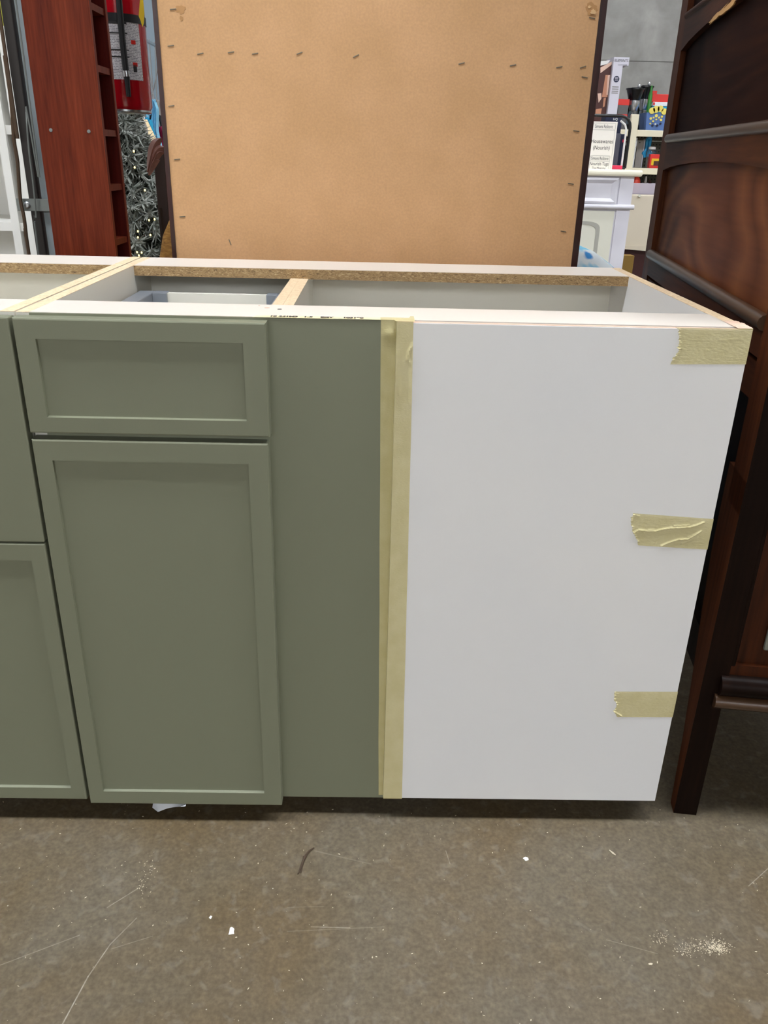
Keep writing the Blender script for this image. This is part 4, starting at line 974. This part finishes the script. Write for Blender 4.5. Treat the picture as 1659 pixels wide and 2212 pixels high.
for dz in (-.007, .002, .010): part('badge_text', G().box(bc[0] - .012, bc[0] + .012, bxY - .003, bxY - .002, bc[1] + dz - .0016, bc[1] + dz + .0016), M['boxw'], ce)
for i, dz in enumerate((.05, .064, .078, .09)): part('print_line', G().box(bc[0] - .024, bc[0] + .024, bxY - .001, bxY, bc[1] - dz - .0035, bc[1] - dz + .0025), M['greyink'], ce)
# large picture face of a second carton to its left
xe = at(1282, 200, bxY + .04).x
cp = root('cookware_box', 'dark brown carton printed with copper pans beside the white one', 'box', ((xe + xa) / 2, bxY + .12, S0), 'boxed goods beyond the cabinet')
part('box', G().box(xe, xa - .002, bxY + .04, bxY + .22, S0, za - .04), M['brownp'], cp)
fy = bxY + .039
def pr(pts, m, y=fy, nm='printed_panel'): part(nm, G().prism([(at(x, y_, y).x, at(x, y_, y).z) for x, y_ in pts], y - .0006, y), M[m], cp)
pr([(1298, 132), (1318, 130), (1312, 138), (1297, 142)], 'whitep'); pr([(1297, 146), (1322, 133), (1321, 140), (1297, 158)], 'pink', fy - .001)
pr([(1308, 162), (1318, 162), (1312, 210), (1300, 210)], 'copper', fy - .001); pr([(1313, 163), (1318, 162), (1313, 205), (1310, 205)], 'pink', fy - .002)
pr([(1291, 202), (1299, 201), (1299, 213), (1293, 222)], 'pink', fy - .001); pr([(1287, 236), (1300, 234), (1298, 246), (1286, 246)], 'copper', fy - .001); pr([(1304, 212), (1309, 211), (1306, 230), (1302, 232)], 'copper', fy - .002)
carton('small red and grey jar carton beside the white cookware box', (1337, 214), (1351, 281), bxY + .03, .08, 'smoke', lambda r_, x0, x1, z0, z1, Y: (part('red_lid', G().box(x0 - .002, x1 + .002, Y - .002, Y + .08, z1 - .04, z1), M['redp'], r_), part('red_foot', G().box(x0, x1, Y - .002, Y + .02, z0 + .09, z0 + .105), M['redp'], r_)), zbot=S0)
# coffee makers
def coffee(px, pw, top, label, Y):
    q = at(px, 260, Y); s_ = pw
    r_ = root('coffee_maker', label, 'coffee maker', (q.x, Y, S0), 'black coffee makers on the gondola shelf')
    zt2 = at(px, top, Y).z; h_ = zt2 - S0
    part('base', G().box(q.x - s_ * .6, q.x + s_ * .6, Y - .08, Y + .085, S0, S0 + .04, .008), M['blackp'], r_)
    part('hopper', G().lathe([(s_ * .45, h_ * .60), (s_ * .62, h_ * .72), (s_ * .98, h_ * .97), (s_ * 1.05, h_ * .97), (s_ * 1.05, h_), (s_ * .5, h_), (s_ * .45, h_ * 1.02), (s_ * .1, h_ * 1.02)], (q.x, Y, S0), 28), M['blackp'], r_, smooth=True)
    part('filter_cup', G().lathe([(s_ * .40, h_ * .47), (s_ * .60, h_ * .60), (s_ * .60, h_ * .71)], (q.x, Y - .01, S0), 24), M['steel'], r_, smooth=True)
    part('carafe', G().lathe([(s_ * .58, .042), (s_ * .6, .07), (s_ * .45, h_ * .42), (s_ * .42, h_ * .46)], (q.x, Y - .01, S0), 24), M['glass'], r_, smooth=True)
    part('column', G().box(q.x - s_ * .35, q.x + s_ * .35, Y + .05, Y + .09, S0 + .03, S0 + h_ * .9), M['blackp'], r_)
    part('lid_knob', G().lathe([(s_ * .2, 0), (s_ * .22, .012), (s_ * .1, .02)], (q.x + s_ * .3, Y - .02, S0 + h_ * 1.02), 12), M['steel'], r_, smooth=True)
coffee(1364, .066, 191, 'shorter black drip coffee maker with glass carafe', Y5 + .135)
coffee(1385, .060, 186, 'taller black drip coffee maker with steel filter cup', Y5 + .335)
# blue lemon basket and red crate
ba, bb = at(1400, 243, Y5 + .03), at(1462, 279, Y5 + .03)
bs_ = root('lemon_basket', 'blue fabric bin printed with yellow lemons', 'basket', ((ba.x + bb.x) / 2, Y5 + .12, S0), None)
part('bin', G().add([(ba.x - .0, Y5 + .03, S0), (bb.x, Y5 + .03, S0), (bb.x, Y5 + .19, S0), (ba.x, Y5 + .19, S0), (ba.x - .012, Y5 + .02, ba.z), (bb.x, Y5 + .02, ba.z), (bb.x, Y5 + .2, ba.z), (ba.x - .012, Y5 + .2, ba.z)],
     [(0, 3, 2, 1), (4, 5, 6, 7), (0, 1, 5, 4), (1, 2, 6, 5), (2, 3, 7, 6), (3, 0, 4, 7)]), M['basket'], bs_)
def disc(px, py, r_, m, nm='spot', y=Y5 + .017):
    q = at(px, py, y); part(nm, G().prism([(q.x + r_ * math.cos(t * PI / 7), q.z + r_ * math.sin(t * PI / 7)) for t in range(14)], y, y + .012), M[m], bs_)
for px, py, r_, m in ((1406, 256, .009, 'lemon'), (1418, 250, .011, 'lemon'), (1412, 254, .006, 'lemon'), (1418, 258, .006, 'lemon'), (1411, 262, .007, 'lemon'), (1405, 267, .006, 'lemon'), (1428, 259, .009, 'lemon'), (1424, 254, .007, 'lemon'), (1430, 252, .008, 'lemon'), (1410, 271, .008, 'navy'), (1420, 271, .008, 'navy'), (1427, 267, .007, 'navy'), (1416, 268, .006, 'sidec')): disc(px, py, r_, m)
for px, py, r_ in ((1409, 239, .022), (1418, 236, .024), (1427, 235, .022), (1435, 241, .022)): disc(px, py, r_, 'lemon', 'lemon_print', Y5 + .012)
carton('red plastic crate behind the lemon bin', (1410, 203), (1465, 219), Y5 + .28, .1, 'redp', lambda r_, x0, x1, z0, z1, Y: part('rim', G().box(x0 - .004, x0 + .03, Y - .004, Y + .1, z1 - .002, z1 + .022), M['redp'], r_), zbot=at(1420, 220, Y5 + .28).z, name='crate', cat='crate')
carton('flat white and red carton under the red crate', (1411, 220), (1465, 229), Y5 + .27, .12, 'whitep', lambda r_, x0, x1, z0, z1, Y: part('red_band', G().box(x0, x0 + .015, Y - .002, Y, z0 + .006, z1 - .003), M['redp'], r_), zbot=at(1420, 229, Y5 + .27).z)
carton('large navy blue carton supporting the flat carton', (1409, 230), (1465, 279), Y5 + .265, .13, 'teal', None, zbot=S0)
solo('green_bottle', G().lathe([(.015, 0), (.015, .24), (.008, .28), (.008, .31)], (at(1404, 215, Y5 + .218).x, Y5 + .218, S0), 16), M['greenp'], 'green bottle beside the red crate', 'bottle', smooth=True)
# hanging kitchen tools on the middle level
S1 = gz[1]; TYY = Y5 + .16; zbar = at(1400, 304, Y5 + .2).z
def tongs(px, m, label, zb_py, wd_, name='kitchen_tongs'):
    q = at(px, 306, TYY); zb_ = at(px - 6, zb_py, TYY).z; r_ = root(name, label, 'utensil', (q.x, TYY, zb_), 'utensils on the tool bar')
    part('hanger', G().tube([(q.x - wd_ * .3, TYY, zbar + .02), (q.x + wd_ * .4, TYY, zbar + .02)], .016, 10), M[m], r_, smooth=True)
    for s_ in (-1, 1): part('arm', G().tube([(q.x + s_ * wd_ * .3, TYY, zbar + .015), (q.x + s_ * wd_ * .28, TYY, (zbar + zb_) / 2), (q.x + s_ * wd_ * .62, TYY, zb_ + .03), (q.x + s_ * wd_ * .3, TYY, zb_)], [.012, .011, .017, .012], 8), M[m], r_, smooth=True)
tongs(1401, 'bluep', 'blue silicone kitchen tongs hanging on the tool bar', 340, .04)
q1 = at(1388, 303, TYY); q2 = at(1382, 358, TYY)
gb = root('grater', 'grey flat grater panel hanging beside the blue tongs', 'utensil', (q1.x, TYY, S1), 'utensils on the tool bar')
part('plate', G().box(q1.x - .045, q1.x + .012, TYY, TYY + .02, S1, q1.z, .003), M['greyp'], gb); part('edge', G().box(q1.x + .012, q1.x + .022, TYY - .004, TYY + .03, S1, q1.z + .006, .003), M['sidew'], gb)
part('hang_hole', G().lathe([(.006, 0), (.006, .004)], (q1.x - .02, TYY - .003, q1.z - .02), 10), M['blackp'], gb)
for px, m, lab in ((1370, 'greenp', 'green handled knife hanging at the gondola post'), (1374, 'steel', 'steel spatula hanging at the gondola post')):
    qa = at(px, 300, TYY + .01); r_ = root('hanging_utensil', lab, 'utensil', (qa.x, TYY, qa.z - .2), 'utensils on the tool bar')
    part('handle', G().box(qa.x - .008, qa.x + .008, TYY - .004, TYY + .008, qa.z - .06, zbar + .02, .003), M[m], r_); part('blade', G().box(qa.x - .012, qa.x + .012, TYY, TYY + .003, qa.z - .2, qa.z - .06), M['blackp' if px == 1370 else 'steel'], r_)
jx = at(1406, 340, Y5 + .12).x
jr = root('glass_jar', 'small glass jar with white lid on the middle shelf', 'jar', (jx, Y5 + .12, S1)); jt = at(1406, 318, Y5 + .12).z - S1
part('jar', G().lathe([(.03, 0), (.034, .01), (.034, jt * .8), (.024, jt * .92)], (jx, Y5 + .12, S1), 20), M['glass'], jr, smooth=True); part('lid', G().lathe([(.027, jt * .9), (.027, jt), (.02, jt + .004)], (jx, Y5 + .12, S1), 20), M['whitep'], jr, smooth=True)
carton('red and yellow food packet on the middle shelf', (1406, 333), (1424, 363), Y5 + .05, .05, 'redp', lambda r_, x0, x1, z0, z1, Y: (part('yellow_panel', G().box(x0 + .012, x1 - .004, Y - .002, Y, z0 + .02, z1 - .03), M['yellow'], r_), part('dark_panel', G().box(x0 + .03, x1, Y - .003, Y - .001, z0 + .018, z0 + .05), M['brownp'], r_)), zbot=S1, name='food_packet')
# bin on the lower shelf
S2 = gz[2]
na, nb = at(1366, 395, Y5 + .04), at(1432, 420, Y5 + .04)
pb = root('storage_bin', 'translucent plastic bin of small kitchen items', 'bin', ((na.x + nb.x) / 2, Y5 + .14, S2))
for a in ((na.x, nb.x, Y5 + .04, Y5 + .044), (na.x, nb.x, Y5 + .24, Y5 + .244)): part('wall', G().box(a[0], a[1], a[2], a[3], S2, na.z), M['clear'], pb)
for a in (na.x, nb.x - .004): part('wall', G().box(a, a + .004, Y5 + .04, Y5 + .24, S2, na.z), M['clear'], pb)
part('base', G().box(na.x, nb.x, Y5 + .04, Y5 + .244, S2, S2 + .004), M['clear'], pb)
solo('coral_cup', G().lathe([(.022, 0), (.034, .07), (.03, .1), (.012, .125)], (at(1372, 405, Y5 + .1).x, Y5 + .1, S2 + .005), 20), M['coral'], 'coral red plastic cup inside the translucent bin', 'cup', smooth=True)
for i, (px, py, tx, m, lab) in enumerate(((1385, 384, 1376, 'blackp', 'black scoop lying in the bin'), (1396, 381, 1388, 'whitep', 'white bent handle sticking out of the bin'), (1402, 388, 1404, 'brownp', 'brown brush standing in the bin'))):
    a = at(px, py, Y5 + .15); b_ = at(tx, 412, Y5 + .15); b_.z = S2 + .012
    solo('bin_item', G().tube([b_, (a + b_) / 2 + Vector((.006, 0, .01)), a], [.009, .012, .007], 8), M[m], lab, 'utensil', 'loose items in the bin', smooth=True)
# cream cabinet below on a dark base
Y55 = 5.35
ca, cb = at(1345, 421, Y55), at(1432, 545, Y55)
cc = root('cream_cabinet', 'plain cream cabinet front with small round knob below the gondola shelf', 'cabinet', ((ca.x + cb.x) / 2, Y55 + .1, 0))
part('body', G().box(ca.x - .12, cb.x, Y55, Y55 + .2, cb.z + .03, ca.z, .004), M['beige'], cc); part('skirt', G().prism([(ca.x - .12, cb.z + .04), (cb.x, cb.z + .04), (cb.x, cb.z), (ca.x + .02, cb.z + .02), (ca.x - .12, cb.z + .035)], Y55 - .012, Y55), M['beige'], cc)
kq = at(1380, 423, Y55); kn = part('knob', G().lathe([(.006, 0), (.011, .008), (.008, .018)], (0, 0, 0), 14), M['sidec'], cc, smooth=True, local=True); kn.data.transform(Matrix.Rotation(PI / 2, 4, 'X')); kn.location = Vector((kq.x, Y55, kq.z)) - cc.location
part('plinth', G().box(ca.x - .1, cb.x - .02, Y55 + .03, Y55 + .19, 0, cb.z + .03), M['maroon'], cc, label='dark maroon base')
carton('ochre cardboard carton on the floor before the cream cabinet', (1343, 552), (1364, 600), Y55 - .15, .1, 'ochre', None, zbot=0.)

# ================================================================== litter on the concrete
def scrap(px, py, r_, label, seed, name='paper_scrap', m='scrap', asp=1.4, grp='white paper scraps on the floor'):
    q = onfloor(px, py); rnd = random.Random(seed); pts = []
    for i in range(11):
        a = 2 * PI * i / 11; k_ = 1 + rnd.uniform(-.35, .25); pts.append((q.x + r_ * k_ * math.cos(a), q.y + r_ * asp * k_ * math.sin(a)))
    solo(name, G().prism(pts, 0, .0012, 'z'), M[m], label, 'litter', grp)
scrap(500, 2012, .0042, 'largest torn white paper scrap lying on the concrete', 3, asp=1.5)
scrap(1136, 1856, .0038, 'small round white paper scrap in front of the white panel', 5, asp=.8)
scrap(455, 1982, .0018, 'tiny white paper crumb beside the torn scrap', 8)
scrap(1405, 2083, .0028, 'pale wood splinter near the sawdust', 6, 'wood_splinter', 'dust', .5, None)
solo('wood_splinter', G().tube([onfloor(1316, 1836, .0012), onfloor(1324, 1843, .0016), onfloor(1330, 1847, .0012)], [.0006, .0016, .0005], 6), M['dust'], 'curved pale wood splinter before the dark wardrobe leg', 'litter')
a_ = [onfloor(x, y, .0015) for x, y in ((678, 1831), (668, 1838), (660, 1848), (655, 1860), (650, 1872), (646, 1884), (643, 1888))]
tw2 = root('plastic_strip', 'thin curved brown strip lying on the concrete', 'litter', (a_[3].x, a_[3].y, 0))
part('strand', G().tube(a_, [.0008, .0016, .002, .0019, .0014, .001, .0008], 6), M['twig'], tw2, smooth=True)
part('strand', G().tube([onfloor(x, y, .0012) for x, y in ((656, 1850), (655, 1862), (652, 1874), (650, 1886))], [.0012, .0014, .001, .0006], 6), M['twig'], tw2, smooth=True)
rnd = random.Random(21); g = G()
def crumb(x, y, s_):
    a = rnd.uniform(0, PI); c_, n_ = math.cos(a), math.sin(a); l = s_ * rnd.uniform(1, 2.2); w_ = s_ * rnd.uniform(.4, 1)
    g.add([(x + c_ * l, y + n_ * l, .0), (x - n_ * w_, y + c_ * w_, .0), (x - c_ * l, y - n_ * l, .0), (x + n_ * w_, y - c_ * w_, .0), (x, y, s_ * .8)], [(0, 1, 4), (1, 2, 4), (2, 3, 4), (3, 0, 4)])
for cx, cy, sx_, sy_, n_ in ((1548, 2047, 13, 8, 260), (1525, 2045, 24, 9, 160), (1430, 2028, 14, 9, 50), (1485, 2050, 18, 9, 60), (310, 1905, 8, 20, 40), (330, 1870, 10, 14, 24)):
    for _ in range(n_): q = onfloor(rnd.gauss(cx, sx_), rnd.gauss(cy, sy_)); crumb(q.x, q.y, rnd.uniform(.0003, .0009))
for _ in range(420): crumb(rnd.uniform(-.25, 1.2), rnd.uniform(-.36, .02), rnd.choice((.0004, .0005, .0007, .0011)))
solo('sawdust', g, M['dust'], 'pale sawdust and crumbs scattered over the concrete floor', 'dust', kind='stuff', loc=(0, 0, 0))
